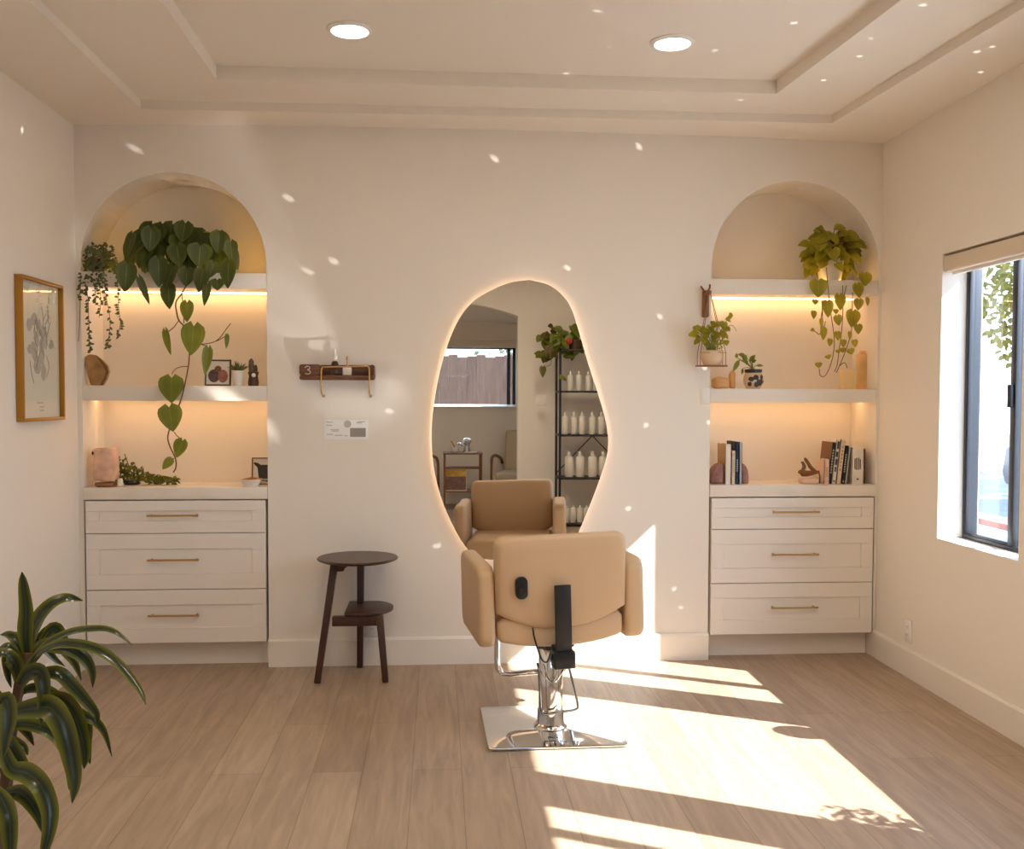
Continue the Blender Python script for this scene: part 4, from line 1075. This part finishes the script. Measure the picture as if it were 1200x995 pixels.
book(X(964), X(970), .135, .11, .03, 'bk_pink', .0, 'short pale pink book, first of the row by the window', G2, ('bk_tan', txt(.3, .7, 5)))
xx = X(969.6)
for (w, h, mt, lb, mk) in ((.019, .226, 'bk_brown', 'tall book with black spine and brown cover leaning in the row by the window', ('bk_grey', txt(.25, .85, 9))),
                           (.023, .243, 'bk_white', 'white book with bold dark spine lettering, leaning in the row', ('ink', [(.78, .95, .25, .8), (.6, .72, .2, .75), (.42, .56, .25, .8), (.27, .38, .3, .7), (.04, .08, .3, .7)])),
                           (.026, .236, 'bk_cream', 'cream book leaning beside the bold lettered white book', G2 and ('bk_tan', txt(.3, .9, 7))),
                           (.019, .208, 'bk_black', 'black book leaning just right of the cream book', ('bk_grey', txt(.3, .8, 8) + [(.04, .09, .3, .7)])),
                           (.011, .200, 'bk_grey', 'thin grey book leaning right of the black book', None),
                           (.010, .196, 'bk_olive', 'thin olive book leaning against the thick white book', None)):
    bk_ = book(xx, xx + w, h, .15, .045, mt, LN, lb, G2, mk, spine='bk_black' if mt == 'bk_brown' else None); xx += w * 1.02 + .0014
xx += .014
book(X(996.5), X(1010.5), .192, .15, .035, 'bk_white', 0, 'thick white book upright at the end of the row by the window', G2, ('ink', [(.42, .72, .22, .30), (.40, .74, .36, .44), (.40, .74, .52, .60), (.42, .70, .66, .74), (.12, .16, .42, .58)]))
xe = X(1010.9)
book(xe, xe + .012, .19, .14, .05, 'bk_brown', 0, 'thin dark brown book last in the row by the window', G2)

# wooden bird ornament on a pale stone
zz = lambda x, y: (930 + x / 12, 505 + y / 12)
q = at(950, 567, .06)
t = thing('bird_ornament', 'carved wooden bird ornament on a pale stone slab beside the books', 'ornament', (q.x, .07, zC_))
MB().box(at(*zz(110, 740), .06).x, at(*zz(345, 740), .06).x, .045, .115, zC_, zC_ + .028).build('stone_slab', 'bk_pink', t, bevel=.006)
P_ = lambda x, y: at(*zz(x, y), .07)
bd = MB(); c = P_(200, 585)
bd.tube(spline([P_(95, 610), P_(110, 590), P_(180, 600), P_(270, 590), P_(330, 580), P_(360, 570)], 4), [.004, .012, .017, .019, .0195, .0195, .019, .018, .017, .016, .015, .014, .013, .012, .011, .010, .009, .008, .008, .007, .006][:21], 10)
bd.tube(spline([P_(300, 570), P_(240, 510), P_(195, 440), P_(165, 400), P_(145, 395)], 4), [.011] * 6 + [.010] * 5 + [.009] * 4 + [.005, .002], 8)
bd.build('bird_body', 'teak', t, smooth=True)
MB().tube(spline([P_(120, 545), P_(150, 510), P_(130, 450), P_(105, 440)], 4), [.006, .008, .010, .011, .011, .010, .010, .009, .008, .007, .006, .005, .004], 8).build('wing', 'figurine', t, smooth=True)
MB().tube([P_(355, 575), P_(368, 640), (P_(368, 640).x, .07, zC_ + .001)], .004, 6).build('leg', 'bk_olive', t)
# ------------------------------------------------------------------ dracaena in the near left corner
DY = -2.9
t = thing('dracaena_plant', 'tall striped dracaena with arching strap leaves in the near left corner', 'plant', (-1.47, -2.92, 0))
MB().lathe([(.004, .001), (.12, .001), (.135, .02), (.155, .26), (.16, .29), (.148, .29), (.14, .27), (.004, .265)], (-1.47, -2.92, 0), 32).build('pot', 'white_ceramic', t, smooth=True)
MB().lathe([(.004, .255), (.139, .266), (.12, .272), (.004, .276)], (-1.47, -2.92, 0), 24).build('soil', 'soil', t)
sm = MB()
zd = lambda x, y: (x / 6.028, 665 + y / 6.028)          # upper crop
ze = lambda x, y: (x / 5.683, 820 + y / 5.683)          # lower crop
c1 = at(*zd(140, 800), DY)
sm.tube(spline([(-1.455, -2.92, .27), (-1.44, -2.91, .5), c1, at(*zd(180, 690), DY), at(*zd(195, 600), DY)], 4), .012, 8)
sm.tube(spline([(-1.49, -2.93, .27), at(*ze(40, 560), DY - .02), at(*ze(30, 250), DY - .02), at(*ze(10, 60), DY - .02)], 4), .014, 8)
sm.build('canes', 'bark', t, smooth=True)
lv = MB(); rp = random.Random(8)
def sl(f, pts, w, dY=0, dY2=None, nrm=(0, -.6, .8), tw=0, fold=.28):
    n = len(pts); q = []
    for k, (x, y) in enumerate(pts):
        yy = DY + dY + ((dY2 if dY2 is not None else dY) - dY) * k / (n - 1)
        px, py = f(x, y); q.append(at(px, py, yy))
    sc_ = 2.33 / F / (6.028 if f is zd else 5.683)
    lv.strap(q, w * sc_ * 1.25, nrm, fold, tw)
sl(zd, [(195, 640), (180, 450), (185, 300), (165, 120), (155, 30)], 85, 0, -.03, (.3, -1, .1))
sl(zd, [(195, 640), (230, 470), (290, 340), (380, 250), (480, 215), (585, 235)], 100, .02, .10, (-.3, -1, .5))
sl(zd, [(200, 660), (240, 580), (300, 480), (340, 430), (375, 420)], 60, .05, .08, (0, -.7, .7))
sl(zd, [(180, 720), (240, 640), (350, 530), (500, 460), (640, 438), (760, 440), (850, 480), (935, 552)], 62, -.02, -.06, (0, -.55, .85))
sl(zd, [(175, 730), (260, 620), (400, 550), (560, 550), (700, 590), (830, 680), (930, 790), (1000, 890), (1030, 970)], 70, -.05, -.16, (.1, -.6, .8))
sl(zd, [(190, 700), (300, 560), (420, 560), (520, 590), (600, 650), (650, 740), (655, 850)], 95, 0, .02, (.3, -.8, .5))
sl(zd, [(300, 520), (370, 430), (420, 470), (460, 580), (530, 680), (575, 800)], 80, .06, .10, (.3, -.9, .2))
sl(zd, [(180, 740), (160, 620), (120, 520), (60, 475), (0, 475)], 75, .03, .05, (0, -.7, .7))
sl(zd, [(180, 700), (150, 560), (110, 480), (140, 465)], 60, .08, .1)
sl(zd, [(150, 760), (120, 660), (60, 560), (-10, 570)], 70, -.02, -.03, (0, -.6, .8))
sl(zd, [(130, 800), (110, 690), (40, 610), (-30, 640), (-60, 760)], 80, -.05, -.1)
sl(zd, [(150, 790), (90, 680), (50, 640), (60, 760), (80, 850)], 70, .0, .02, (-.2, -.9, .3))
sl(zd, [(220, 640), (270, 560), (330, 590), (390, 650), (460, 700)], 55, .12, .16, (.2, -.8, .5))
sl(zd, [(140, 830), (200, 750), (280, 740), (310, 850), (300, 1000), (285, 1130)], 95, -.06, -.10, (.1, -.95, .3))
sl(zd, [(200, 770), (330, 745), (430, 760), (520, 850), (610, 950), (680, 1040), (690, 1120)], 85, 0, .02, (.1, -.7, .6))
sl(zd, [(120, 900), (220, 860), (330, 870), (430, 930), (480, 1010)], 75, .05, .08)
sl(zd, [(150, 880), (110, 960), (130, 1080), (200, 1180), (240, 1260)], 70, .05, .07, (.2, -.9, .2))
sl(ze, [(60, 90), (220, 60), (340, 60), (430, 200), (480, 400), (500, 560), (480, 690)], 125, -.08, -.14, (.1, -.85, .5))
sl(ze, [(230, 40), (380, 0), (480, 80), (540, 230), (565, 370), (560, 460)], 105, .0, .02, (.2, -.9, .3))
sl(ze, [(380, 10), (470, 60), (560, 110), (640, 150), (700, 230), (745, 380)], 60, .06, .08, (.1, -.8, .5))
sl(ze, [(480, 60), (570, 160), (580, 300), (600, 430)], 65, .08, .09, (.3, -.9, .2))
sl(ze, [(30, 210), (130, 165), (260, 185), (370, 250), (440, 380), (460, 600)], 75, -.02, -.05, (0, -.7, .7))
sl(ze, [(-10, 60), (40, 0), (60, 120), (40, 250), (20, 400)], 95, -.14, -.18, (.1, -1, .2))
sl(ze, [(20, 220), (70, 300), (150, 420), (200, 520)], 80, -.05, -.06, (.2, -.9, .3))
sl(ze, [(20, 330), (80, 460), (180, 490), (270, 570), (330, 720), (330, 860), (300, 1000), (290, 1120)], 105, -.12, -.2, (.2, -.85, .5))
sl(ze, [(40, 620), (130, 620), (200, 680), (260, 780), (290, 900)], 85, -.1, -.14, (.1, -.8, .6))
sl(ze, [(-30, 600), (20, 680), (60, 790), (70, 1000), (60, 1100)], 95, -.2, -.24, (.2, -.95, .3))
sl(ze, [(40, 250), (100, 280), (160, 320), (185, 370)], 55, .04, .06)
sl(ze, [(0, 480), (40, 460), (60, 560), (60, 660)], 60, 0, 0)
for k in range(12):
    a = rp.uniform(2.0, 4.6); L = rp.uniform(.25, .42); b0 = Vector((-1.45 + rp.uniform(-.03, .02), -2.92, rp.uniform(.55, .78)))
    d = Vector((math.cos(a), math.sin(a), 0))
    lv.strap([b0, b0 + d * L * .35 + Vector((0, 0, .10)), b0 + d * L * .75 + Vector((0, 0, .06)), b0 + d * L - Vector((0, 0, .10))], .045, (0, 0, 1), .28)
lv.build('leaves', 'leaf_dracaena', t, smooth=True, auto=0)

# ------------------------------------------------------------------ room behind the camera, seen in the mirror
su = thing('shelving_unit', 'black metal shelving unit holding white bottles, seen in the mirror', 'shelving', (1.24, -5.76, 0))
sx0, sx1, sy0, sy1 = mir(656, 500, -5.6).x, 1.66, -5.93, -5.58
shz = [.035, .532, .998, 1.470, 1.915]
for (x, y) in ((sx0, sy0), (sx0, sy1), (sx1, sy0), (sx1, sy1)):
    MB().box(x - .012, x + .012, y - .012, y + .012, .001, 1.93).build('post', 'black_metal', su)
for z in shz:
    MB().box(sx0 - .01, sx1 + .01, sy0 + .013, sy1 + .012, z - .022, z).build('shelf', 'black_metal', su)
bc = MB()
for z0 in (.532,):
    bc.tube([(sx0, sy0 - .002, z0 + .02), ((sx0 + sx1) / 2, sy0 - .002, z0 + .44)], .006, 6); bc.tube([(sx1, sy0 - .002, z0 + .02), ((sx0 + sx1) / 2, sy0 - .002, z0 + .44)], .006, 6)
bc.build('cross_brace', 'black_metal', su)
ORD = ['first', 'second', 'third', 'fourth', 'fifth', 'sixth', 'seventh']
def bottle_row(kind, shelf, z, xs, r, h, y):
    proto = None
    for k, px in enumerate(xs):
        x = mir(px, 500, y).x if px > 50 else px
        lb = '%s white %s from the left on the %s shelf of the black unit' % (ORD[k], kind, shelf)
        if proto is None:
            o = thing('bottle', lb, 'bottle', (0, 0, 0), group='white %ss on the %s shelf of the black unit' % (kind, shelf))
            LOC[o] = Vector((0, 0, 0))
            bh = h * (.80 if kind != 'jar' else .86)
            MB().lathe([(.003, 0), (r * .93, 0), (r, .006), (r, bh * .9), (r * .86, bh * .97), (r * .4, bh)], (0, 0, 0), 16).build('body', 'bottle_white', o, smooth=True)
            cp = MB().lathe([(r * .42, bh + .0004), (r * .42, bh + (h - bh) * .5), (r * .34, bh + (h - bh) * .55), (r * .2, h * .985), (.002, h)], (0, 0, 0), 12)
            if kind == 'pump bottle': cp.tube([(0, 0, h * .97), (-.035, .01, h * .965)], .006, 6)
            cp.build('cap', 'white_plastic', o, smooth=True)
            o.location = (x, y, z); proto = o
        else:
            dup(proto, (x, y, z), None, lb)
bottle_row('slim bottle', 'second highest', 1.4705, [668, 678, 689, 698, 707], .030, .215, -5.70)
bottle_row('tall bottle', 'middle', .9985, [662, 672.5, 682, 694, 704.5, 715], .034, .245, -5.68)
bottle_row('pump bottle', 'second lowest', .5325, [667, 680, 694.5, 707, 719], .048, .285, -5.68)
bottle_row('jar', 'lowest', .0355, [664, 672, 680, 688, 696, 704], .034, .185, -5.68)
# trailing plant on top of the unit
pm = mir(662, 405, -5.72)
t = thing('autumn_plant', 'trailing plant with green and bronze leaves on top of the black shelving unit', 'plant', (1.02, -5.72, 1.9155))
MB().lathe([(.004, 1.9155), (.08, 1.9155), (.10, 2.02), (.09, 2.025), (.004, 2.01)], (1.02, -5.72, 0), 20).build('pot', 'pot_brown', t, smooth=True)
fo = MB(); f2 = MB(); st = MB(); rp = random.Random(31)
for k in range(64):
    px = rp.uniform(633, 680); py = 402 + rp.uniform(-22, 14) + (10 if px < 645 else 0)
    q = mir(px, py, -5.68 + rp.uniform(-.1, .1)); q.z = max(q.z, 1.86)
    (f2 if px < 650 and rp.random() < .6 else fo).leaf(q, (rp.uniform(-.7, .7), rp.uniform(-.2, .6), rp.uniform(-1, .1)), (rp.uniform(-.5, .5), 1, .5), rp.uniform(.07, .12), .08, .2, .15)
    st.tube([(1.02, -5.72, 2.02), Vector((1.02, -5.70, 2.09)).lerp(q, .5), q], .003, 4)
st.tube(spline([mir(645, 410, -5.58), mir(646, 425, -5.55), mir(640, 430, -5.55), mir(636, 432, -5.55)], 4), .003, 5)
f2.leaf(mir(636, 430, -5.54), (0, .1, -1), (0, 1, .2), .115, .075, .15, .1)
f2.leaf(mir(640, 405, -5.54), (-.1, .1, -1), (0, 1, .2), .13, .03, .15, .1, False); f2.leaf(mir(644, 408, -5.54), (.1, .1, -1), (0, 1, .2), .12, .03, .15, .1, False)
fo.leaf(mir(656, 441, -5.52), (.8, .1, -.5), (0, 1, .4), .09, .05, .2, .1)
fo.build('foliage', 'leaf_mid', t, smooth=True, auto=0); f2.build('bronze_leaves', 'leaf_autumn', t, smooth=True, auto=0); st.build('stems', 'vine_green', t)
q = mir(667, 400, -5.60)
MB().sphere((q.x, -5.60, q.z), .035, 10, 8).build('red_bloom', 'red_flower', t, smooth=True)

# side table in the alcove
TY = -7.2
t = thing('wooden_side_table', 'slim wooden side table with a lower shelf of magazines, in the mirror', 'table', (-.16, TY, 0))
tx0, tx1 = -.40, .08
MB().box(tx0, tx1, TY - .17, TY + .17, .70, .722).build('table_top', 'teak', t, bevel=.004)
MB().box(tx0 + .03, tx1 - .03, TY - .14, TY + .14, .522, .536).build('middle_shelf', 'teak', t)
MB().box(tx0 + .03, tx1 - .03, TY - .14, TY + .14, .236, .252).build('lower_shelf', 'teak', t)
for (x, y) in ((tx0 + .018, TY - .15), (tx0 + .018, TY + .15), (tx1 - .018, TY - .15), (tx1 - .018, TY + .15)):
    MB().cyl((x, y, 0.0), (x, y, .70), .011, .014, 10).build('leg', 'teak', t, smooth=True)
t2 = thing('magazine', 'magazine with a yellow band leaning on the lower shelf of the wooden side table', 'magazine', (-.24, TY + .10, .2525))
mg = Matrix.Translation((-.245, TY + .125, .2525)) @ Matrix.Rotation(.10, 4, 'X')
MB().box(-.13, .13, -.006, .006, 0, .262).xf(mg).build('pages', 'paper', t2)
MB().box(-.125, .125, .0062, .0072, .18, .256).xf(mg).build('yellow_band', 'magazine', t2)
MB().box(-.125, .125, .0062, .0072, .01, .178).xf(mg).build('cover_photo', 'photo_sepia', t2)
q = mir(533.5, 527, TY)
t2 = thing('ceramic_bowl', 'small white bowl with a yellow stick on the wooden side table', 'bowl', (q.x, TY + .02, .7225))
MB().lathe([(.003, .7225), (.035, .7225), (.052, .75), (.055, .785), (.05, .785), (.045, .75), (.003, .735)], (q.x, TY + .02, 0), 20).build('bowl', 'white_ceramic', t2, smooth=True)
MB().tube([(q.x + .02, TY + .02, .738), (q.x - .05, TY + .03, .86)], [.007, .010], 8).build('stick', 'bread', t2)
q = mir(547, 527, TY)
t2 = thing('silver_pitcher', 'round silver pitcher on the wooden side table', 'pitcher', (q.x, TY, .7225))
MB().lathe([(.003, .7225), (.04, .7225), (.045, .74), (.035, .79), (.04, .82), (.058, .85), (.055, .875), (.03, .893), (.003, .897)], (q.x, TY, 0), 24).build('body', 'silver', t2, smooth=True)
MB().tube(spline([(q.x - .04, TY, .80), (q.x - .09, TY, .83), (q.x - .11, TY, .815)], 4), [.012] * 4 + [.010] * 5, 8).build('spout', 'silver', t2, smooth=True)
MB().box(q.x - .03, q.x + .12, TY + .05, TY + .15, .7225, .731).build('paper_pad', 'paper').location.z += 0
tag(bpy.data.objects['paper_pad'], 'pale paper pad lying on the wooden side table', 'paper')

def armchair(loc, rz, label):
    o = thing('armchair', label, 'armchair', (0, 0, 0), 0); LOC[o] = Vector((0, 0, 0))
    s = MB().box(-.27, .27, -.28, .30, .36, .46); s.build('seat_cushion', 'fabric_cream', o, bevel=.035, seg=3)
    b_ = MB().box(-.27, .27, -.06, .05, 0, .56); b_.xf(Matrix.Translation((0, -.30, .42)) @ Matrix.Rotation(.22, 4, 'X')); b_.build('back_cushion', 'fabric_cream', o, bevel=.04, seg=3)
    f = MB().box(-.28, .28, -.30, .30, .32, .355); f.build('seat_frame', 'teak', o, bevel=.006)
    for sx in (-1, 1):
        a = MB().tube(spline([(sx * .31, .33, .0), (sx * .31, .32, .40), (sx * .31, .31, .60), (sx * .31, .24, .66), (sx * .31, .0, .655), (sx * .31, -.28, .60), (sx * .31, -.36, .54)], 4), [.016] * 8 + [.019] * 17, 8)
        a.build('armrest', 'teak', o, smooth=True)
        MB().tube([(sx * .29, -.28, .34), (sx * .30, -.40, 0)], [.02, .014], 8).build('leg', 'teak', o, smooth=True)
    o.location = loc; o.rotation_euler = (0, 0, rz)
    return o
armchair((.58, -7.48, 0), math.radians(15), 'cream armchair with dark wooden arms to the right of the side table, in the mirror')
armchair((-.90, -7.26, 0), math.radians(-55), 'cream armchair with wooden arms at the left edge of the mirror')

# things on the sill beside the frame: the ball and plant whose shadows fall on the floor
BC = Vector((XR + .046, -1.655, WZ0 + .0985))
t = thing('mirror_ball', 'small mirrored disco ball standing on the window sill', 'disco ball', (BC.x, BC.y, WZ0 + .001))
bm_ = MB(); n1, n2 = 14, 26
for i in range(n1):
    for k in range(n2):
        a0, a1 = PI * i / n1 + .012, PI * (i + 1) / n1 - .012; b0, b1 = 2 * PI * k / n2 + .01, 2 * PI * (k + 1) / n2 - .01
        R_ = .0775
        def sp(a, b): return BC + Vector((R_ * math.sin(a) * math.cos(b), R_ * math.sin(a) * math.sin(b), R_ * math.cos(a)))
        bm_.add([sp(a0, b0), sp(a0, b1), sp(a1, b1), sp(a1, b0)], [(0, 1, 2, 3)])
MB().sphere(BC, .0765, 24, 16).build('core', 'grey_ink', t, smooth=True)
bm_.build('mirror_tiles', 'chrome', t)
MB().lathe([(.03, WZ0 + .001), (.035, WZ0 + .001), (.024, WZ0 + .012), (.028, WZ0 + .024), (.022, WZ0 + .024)], (BC.x, BC.y, 0), 20).build('stand_ring', 'chrome', t)
q = Vector((XR + .06, -2.69, WZ0 + .001))
t = thing('sill_plant', 'bushy potted plant on the sill of the wide window', 'plant', tuple(q))
MB().lathe([(.004, q.z), (.035, q.z), (.048, q.z + .08), (.045, q.z + .082), (.004, q.z + .074)], (q.x, q.y, 0), 20).build('pot', 'pot_beige', t, smooth=True)
fo = MB(); rp = random.Random(12)
for k in range(330):
    c = q + Vector((rp.uniform(-.045, .04), rp.uniform(-.20, .19), .075 + rp.uniform(0, .20)))
    fo.leaf(c, (rp.uniform(-.6, .6), rp.uniform(-1, 1), rp.uniform(-.4, .9)), (-.6, rp.uniform(-.5, .5), .8), rp.uniform(.04, .07), .035, .2, .2, False)
fo.build('foliage', 'leaf_mid', t, smooth=True, auto=0)

# ------------------------------------------------------------------ outdoors
struct(MB().box(-14, 40, -30, 40, -.32, -.30).build('ground', 'concrete', local=True))
tag(MB().box(5.5, 12, -12, 30, -.299, -.28).build('street', 'asphalt'), 'grey asphalt street outside the window', 'street')
lw = thing('garden_wall', 'low white garden wall with a red brick cap outside the window', 'wall', (5.2, 5, -.299))
MB().box(5.05, 5.30, -1, 18, -.299, .12).build('wall_body', 'stucco_white', lw); MB().box(5.02, 5.33, -1, 18, .121, .18).build('brick_cap', 'brick_red', lw)
cr = thing('parked_car', 'dark car parked across the street outside the window', 'car', (9.6, 8.4, -.279))
body = MB().prism([(6.6, .0), (6.6, .45), (6.9, .62), (7.5, .68), (8.0, 1.12), (9.3, 1.15), (9.9, .72), (10.4, .62), (10.5, .2), (10.4, .0)], 'x', 8.7, 10.4); body.build('body', 'car_paint', cr, bevel=.06)
for y in (7.3, 9.7):
    for x in (8.68, 10.25): MB().lathe([(.02, 0), (.30, 0), (.32, .03), (.32, .15), (.30, .18), (.02, .18)], (x, y, .043), 24, 'x').build('wheel', 'black_plastic', cr)
def tree(loc, h, r, seed, label, n=900, s=(1, 1, .8), lm='leaf_tree', ls=.28, name='tree', cat='tree'):
    o = thing(name, label, cat, loc); L = Vector(loc); rq = random.Random(seed)
    k = MB(); top = L + Vector((0, 0, h * .62)); k.tube([L, L + Vector((.05, .05, h * .3)), top], [.20 * h / 6, .15 * h / 6, .08 * h / 6], 10)
    for j in range(7):
        a = 2 * PI * j / 7; k.tube([L + Vector((0, 0, h * (.35 + .03 * j))), top + Vector((math.cos(a) * r * .7, math.sin(a) * r * .7, r * .35 * rq.random()))], [.06 * h / 6, .02], 6)
    k.build('trunk', 'bark', o)
    f = MB(); c0 = L + Vector((0, 0, h - r * s[2]))
    for j in range(n):
        v = Vector((rq.gauss(0, 1), rq.gauss(0, 1), rq.gauss(0, 1))).normalized() * r * rq.random() ** .4
        f.leaf(c0 + Vector((v.x * s[0], v.y * s[1], v.z * s[2])), (rq.uniform(-1, 1), rq.uniform(-1, 1), rq.uniform(-1, .5)), (rq.uniform(-1, 1), rq.uniform(-1, 1), 1), ls * rq.uniform(.7, 1.3), ls * .6, .2, .2, False, nv=3)
    f.build('foliage', lm, o)
    return o
tree((15.0, 16.5, -.299), 6.5, 3.0, 1, 'yellow green leafy tree beyond the street, outside the right window', 6000, ls=.24)
tree((15.5, 10.2, -.299), 6.0, 2.6, 2, 'second leafy tree at the right edge of the window view', 4500, ls=.24)
fe = MB()
for k in range(34):
    x = -3.2 + k * .145; hh = 2.02 + .02 * ((k * 7) % 3); fe.prism([(x, -.299), (x + .1445, -.299), (x + .1445, hh), (x, hh)], 'y', -10.62, -10.60 + .008 * (k % 2))
fe.box(-3.2, 1.8, -10.65, -10.62, .2, .3); fe.box(-3.2, 1.8, -10.65, -10.62, 1.5, 1.6)
tag(fe.build('wooden_fence', 'fence_wood'), 'brown wooden board fence outside the window seen in the mirror', 'fence')
tree((-1.9, -12.9, -.299), 3.4, 1.35, 5, 'grey green shrub above the fence outside the window in the mirror', 700, lm='leaf_small', ls=.14, name='shrub', cat='shrub')
tree((1.5, -13.1, -.299), 3.3, 1.3, 6, 'second shrub above the fence, right of the grey green one', 600, lm='leaf_small', ls=.14, name='shrub', cat='shrub')

# ------------------------------------------------------------------ light
SUN = Vector((-1, .535, -.94)).normalized()
sl_ = bpy.data.lights.new('sun', 'SUN'); sl_.energy = 13.6; sl_.angle = math.radians(.5); sl_.color = (1, .95, .915)
so_ = bpy.data.objects.new('sun', sl_); COL.objects.link(so_); so_.rotation_euler = SUN.to_track_quat('-Z', 'Y').to_euler(); so_.location = (12, -6, 11)

w = bpy.data.worlds.new('sky'); sc.world = w; w.use_nodes = True; nt = w.node_tree
bg = nt.nodes['Background']; tc = nd(nt, 'ShaderNodeTexCoord'); sp = nd(nt, 'ShaderNodeSeparateXYZ'); rr = nd(nt, 'ShaderNodeValToRGB')
nt.links.new(tc.outputs['Generated'], sp.inputs[0]); nt.links.new(sp.outputs[2], rr.inputs[0])
rr.color_ramp.elements[0].position = 0; rr.color_ramp.elements[0].color = (.74, .86, 1, 1)
rr.color_ramp.elements[1].position = .7; rr.color_ramp.elements[1].color = (.38, .58, 1, 1)
nt.links.new(rr.outputs[0], bg.inputs[0]); bg.inputs[1].default_value = 3.4

def portal(c, sx, sy, direction):
    l = bpy.data.lights.new('window_portal', 'AREA'); l.shape = 'RECTANGLE'; l.size = sx; l.size_y = sy; l.cycles.is_portal = True
    o = bpy.data.objects.new('window_portal', l); COL.objects.link(o); o.location = c
    o.rotation_euler = Vector(direction).to_track_quat('-Z', 'Y').to_euler()
for a, b in WIN: portal((XR + .19, (a + b) / 2, (WZ0 + WZ1) / 2), b - a, WZ1 - WZ0, (-1, 0, 0))
portal(((AW[0] + AW[1]) / 2, AY - .19, (AW[2] + AW[3]) / 2), AW[1] - AW[0], AW[3] - AW[2], (0, 1, 0))

# added lamps stand in for sunlight the polished chair base throws up
RF = Vector((-1, .535, .94)).normalized()
def glint(name, pos, sx, sy, power, spread, d=RF, col=(1, .93, .82)):
    l = bpy.data.lights.new(name, 'AREA'); l.shape = 'RECTANGLE'; l.size = sx; l.size_y = sy; l.energy = power; l.spread = math.radians(spread); l.color = col
    o = bpy.data.objects.new(name, l); COL.objects.link(o); o.location = pos; o.rotation_euler = d.normalized().to_track_quat('-Z', 'Y').to_euler()
glint('plate_glint_standin', (-.12, -.84, .016), .34, .06, .14, 3)
glint('plate_glint_standin', (.10, -1.12, .016), .28, .24, .25, 5)
sp_ = bpy.data.lights.new('plate_scatter_standin', 'SPOT'); sp_.energy = 42; sp_.spot_size = math.radians(29); sp_.spot_blend = .9; sp_.shadow_soft_size = .012; sp_.color = (1, .98, .95)
spo = bpy.data.objects.new('plate_scatter_standin', sp_); COL.objects.link(spo); spo.location = (-.15, -1.24, .03)
spo.rotation_euler = Vector((-.92, 1.24, 1.97)).to_track_quat('-Z', 'Y').to_euler()
sp_.use_nodes = True; nt = sp_.node_tree; em = nt.nodes['Emission']        # noise in the added lamp imitates ripples off wavy polished steel
ge = nd(nt, 'ShaderNodeNewGeometry'); mp = nd(nt, 'ShaderNodeMapping'); no = nd(nt, 'ShaderNodeTexNoise'); mr = nd(nt, 'ShaderNodeMapRange')
mp.inputs['Scale'].default_value = (3, 2, 9); mp.inputs['Rotation'].default_value = (0, .45, .2); no.inputs['Scale'].default_value = 1.6; no.inputs['Distortion'].default_value = .6; no.inputs['Detail'].default_value = 1
mr.inputs[1].default_value = .38; mr.inputs[2].default_value = .66; mr.inputs[3].default_value = .3; mr.inputs[4].default_value = 1.3
nt.links.new(ge.outputs['Incoming'], mp.inputs[0]); nt.links.new(mp.outputs[0], no.inputs['Vector']); nt.links.new(no.outputs['Fac'], mr.inputs[0]); nt.links.new(mr.outputs[0], em.inputs['Strength'])

# added point lamp imitates sparkles off the facets of the mirror ball
pl = bpy.data.lights.new('ball_sparkle_standin', 'POINT'); pl.energy = 24; pl.shadow_soft_size = 0; pl.color = (1, .96, .9)
SP = BC + Vector((-.13, .02, .06))
po = bpy.data.objects.new('ball_sparkle_standin', pl); COL.objects.link(po); po.location = SP
pl.use_nodes = True; nt = pl.node_tree; em = nt.nodes['Emission']
geo = nd(nt, 'ShaderNodeNewGeometry')
spots = []
for (x, y, s) in ((931, 27, 1), (1085, 20, 1), (1021, 45, .5), (1007, 66, 1), (965, 94, 1), (1145, 60, 1), (1163, 54, .7), (1149, 83, 1), (941, 147, .6), (781, 119, .8), (874, 126, .9), (849, 75, .8), (700, 13, .7), (715, 55, .5), (679, 100, .8)):
    spots.append((atz(x, y, Z3 if y < 60 and x < 960 else (Z2 if (y < 125 and x < 1040) else ZC)), s))
for (x, y, s) in ((158, 174, .9), (580, 186, 1.1), (749, 172, 1), (338, 232, 1), (391, 306, .9), (361, 318, .8), (665, 314, .9), (773, 371, .8), (757, 498, .8), (456, 482, .8), (736, 596, .8), (790, 690, .7), (831, 495, .9), (826, 431, .9), (512, 640, .8), (798, 712, .5), (540, 270, .3)):
    spots.append((at(x, y, 0), s))
for (x, y, s) in ((26, 152, .8), (60, 352, .6)): spots.append((atx(x, y, XL), s))
acc = None
for p, s in spots:
    d = (p - SP); dl = d.length; rad = .0125 / d.length + .0018; d = d.normalized()
    v = nd(nt, 'ShaderNodeVectorMath', operation='DISTANCE'); v.inputs[1].default_value = d
    nt.links.new(geo.outputs['Incoming'], v.inputs[0])
    mr = nd(nt, 'ShaderNodeMapRange'); mr.inputs[1].default_value = rad * .45; mr.inputs[2].default_value = rad; mr.inputs[3].default_value = s * dl * dl; mr.inputs[4].default_value = 0
    nt.links.new(v.outputs['Value'], mr.inputs[0])
    if acc is None: acc = mr.outputs[0]
    else:
        a = nd(nt, 'ShaderNodeMath', operation='ADD'); nt.links.new(acc, a.inputs[0]); nt.links.new(mr.outputs[0], a.inputs[1]); acc = a.outputs[0]
nt.links.new(acc, em.inputs['Strength'])

sc.view_settings.view_transform = 'Standard'; sc.view_settings.look = 'None'; sc.view_settings.gamma = 1
sc.view_settings.exposure = .80; sc.view_settings.use_curve_mapping = False
try:
    sc.cycles.caustics_reflective = False; sc.cycles.caustics_refractive = False
    sc.cycles.max_bounces = 14; sc.cycles.diffuse_bounces = 8; sc.cycles.glossy_bounces = 6; sc.cycles.transparent_max_bounces = 16
except Exception: pass
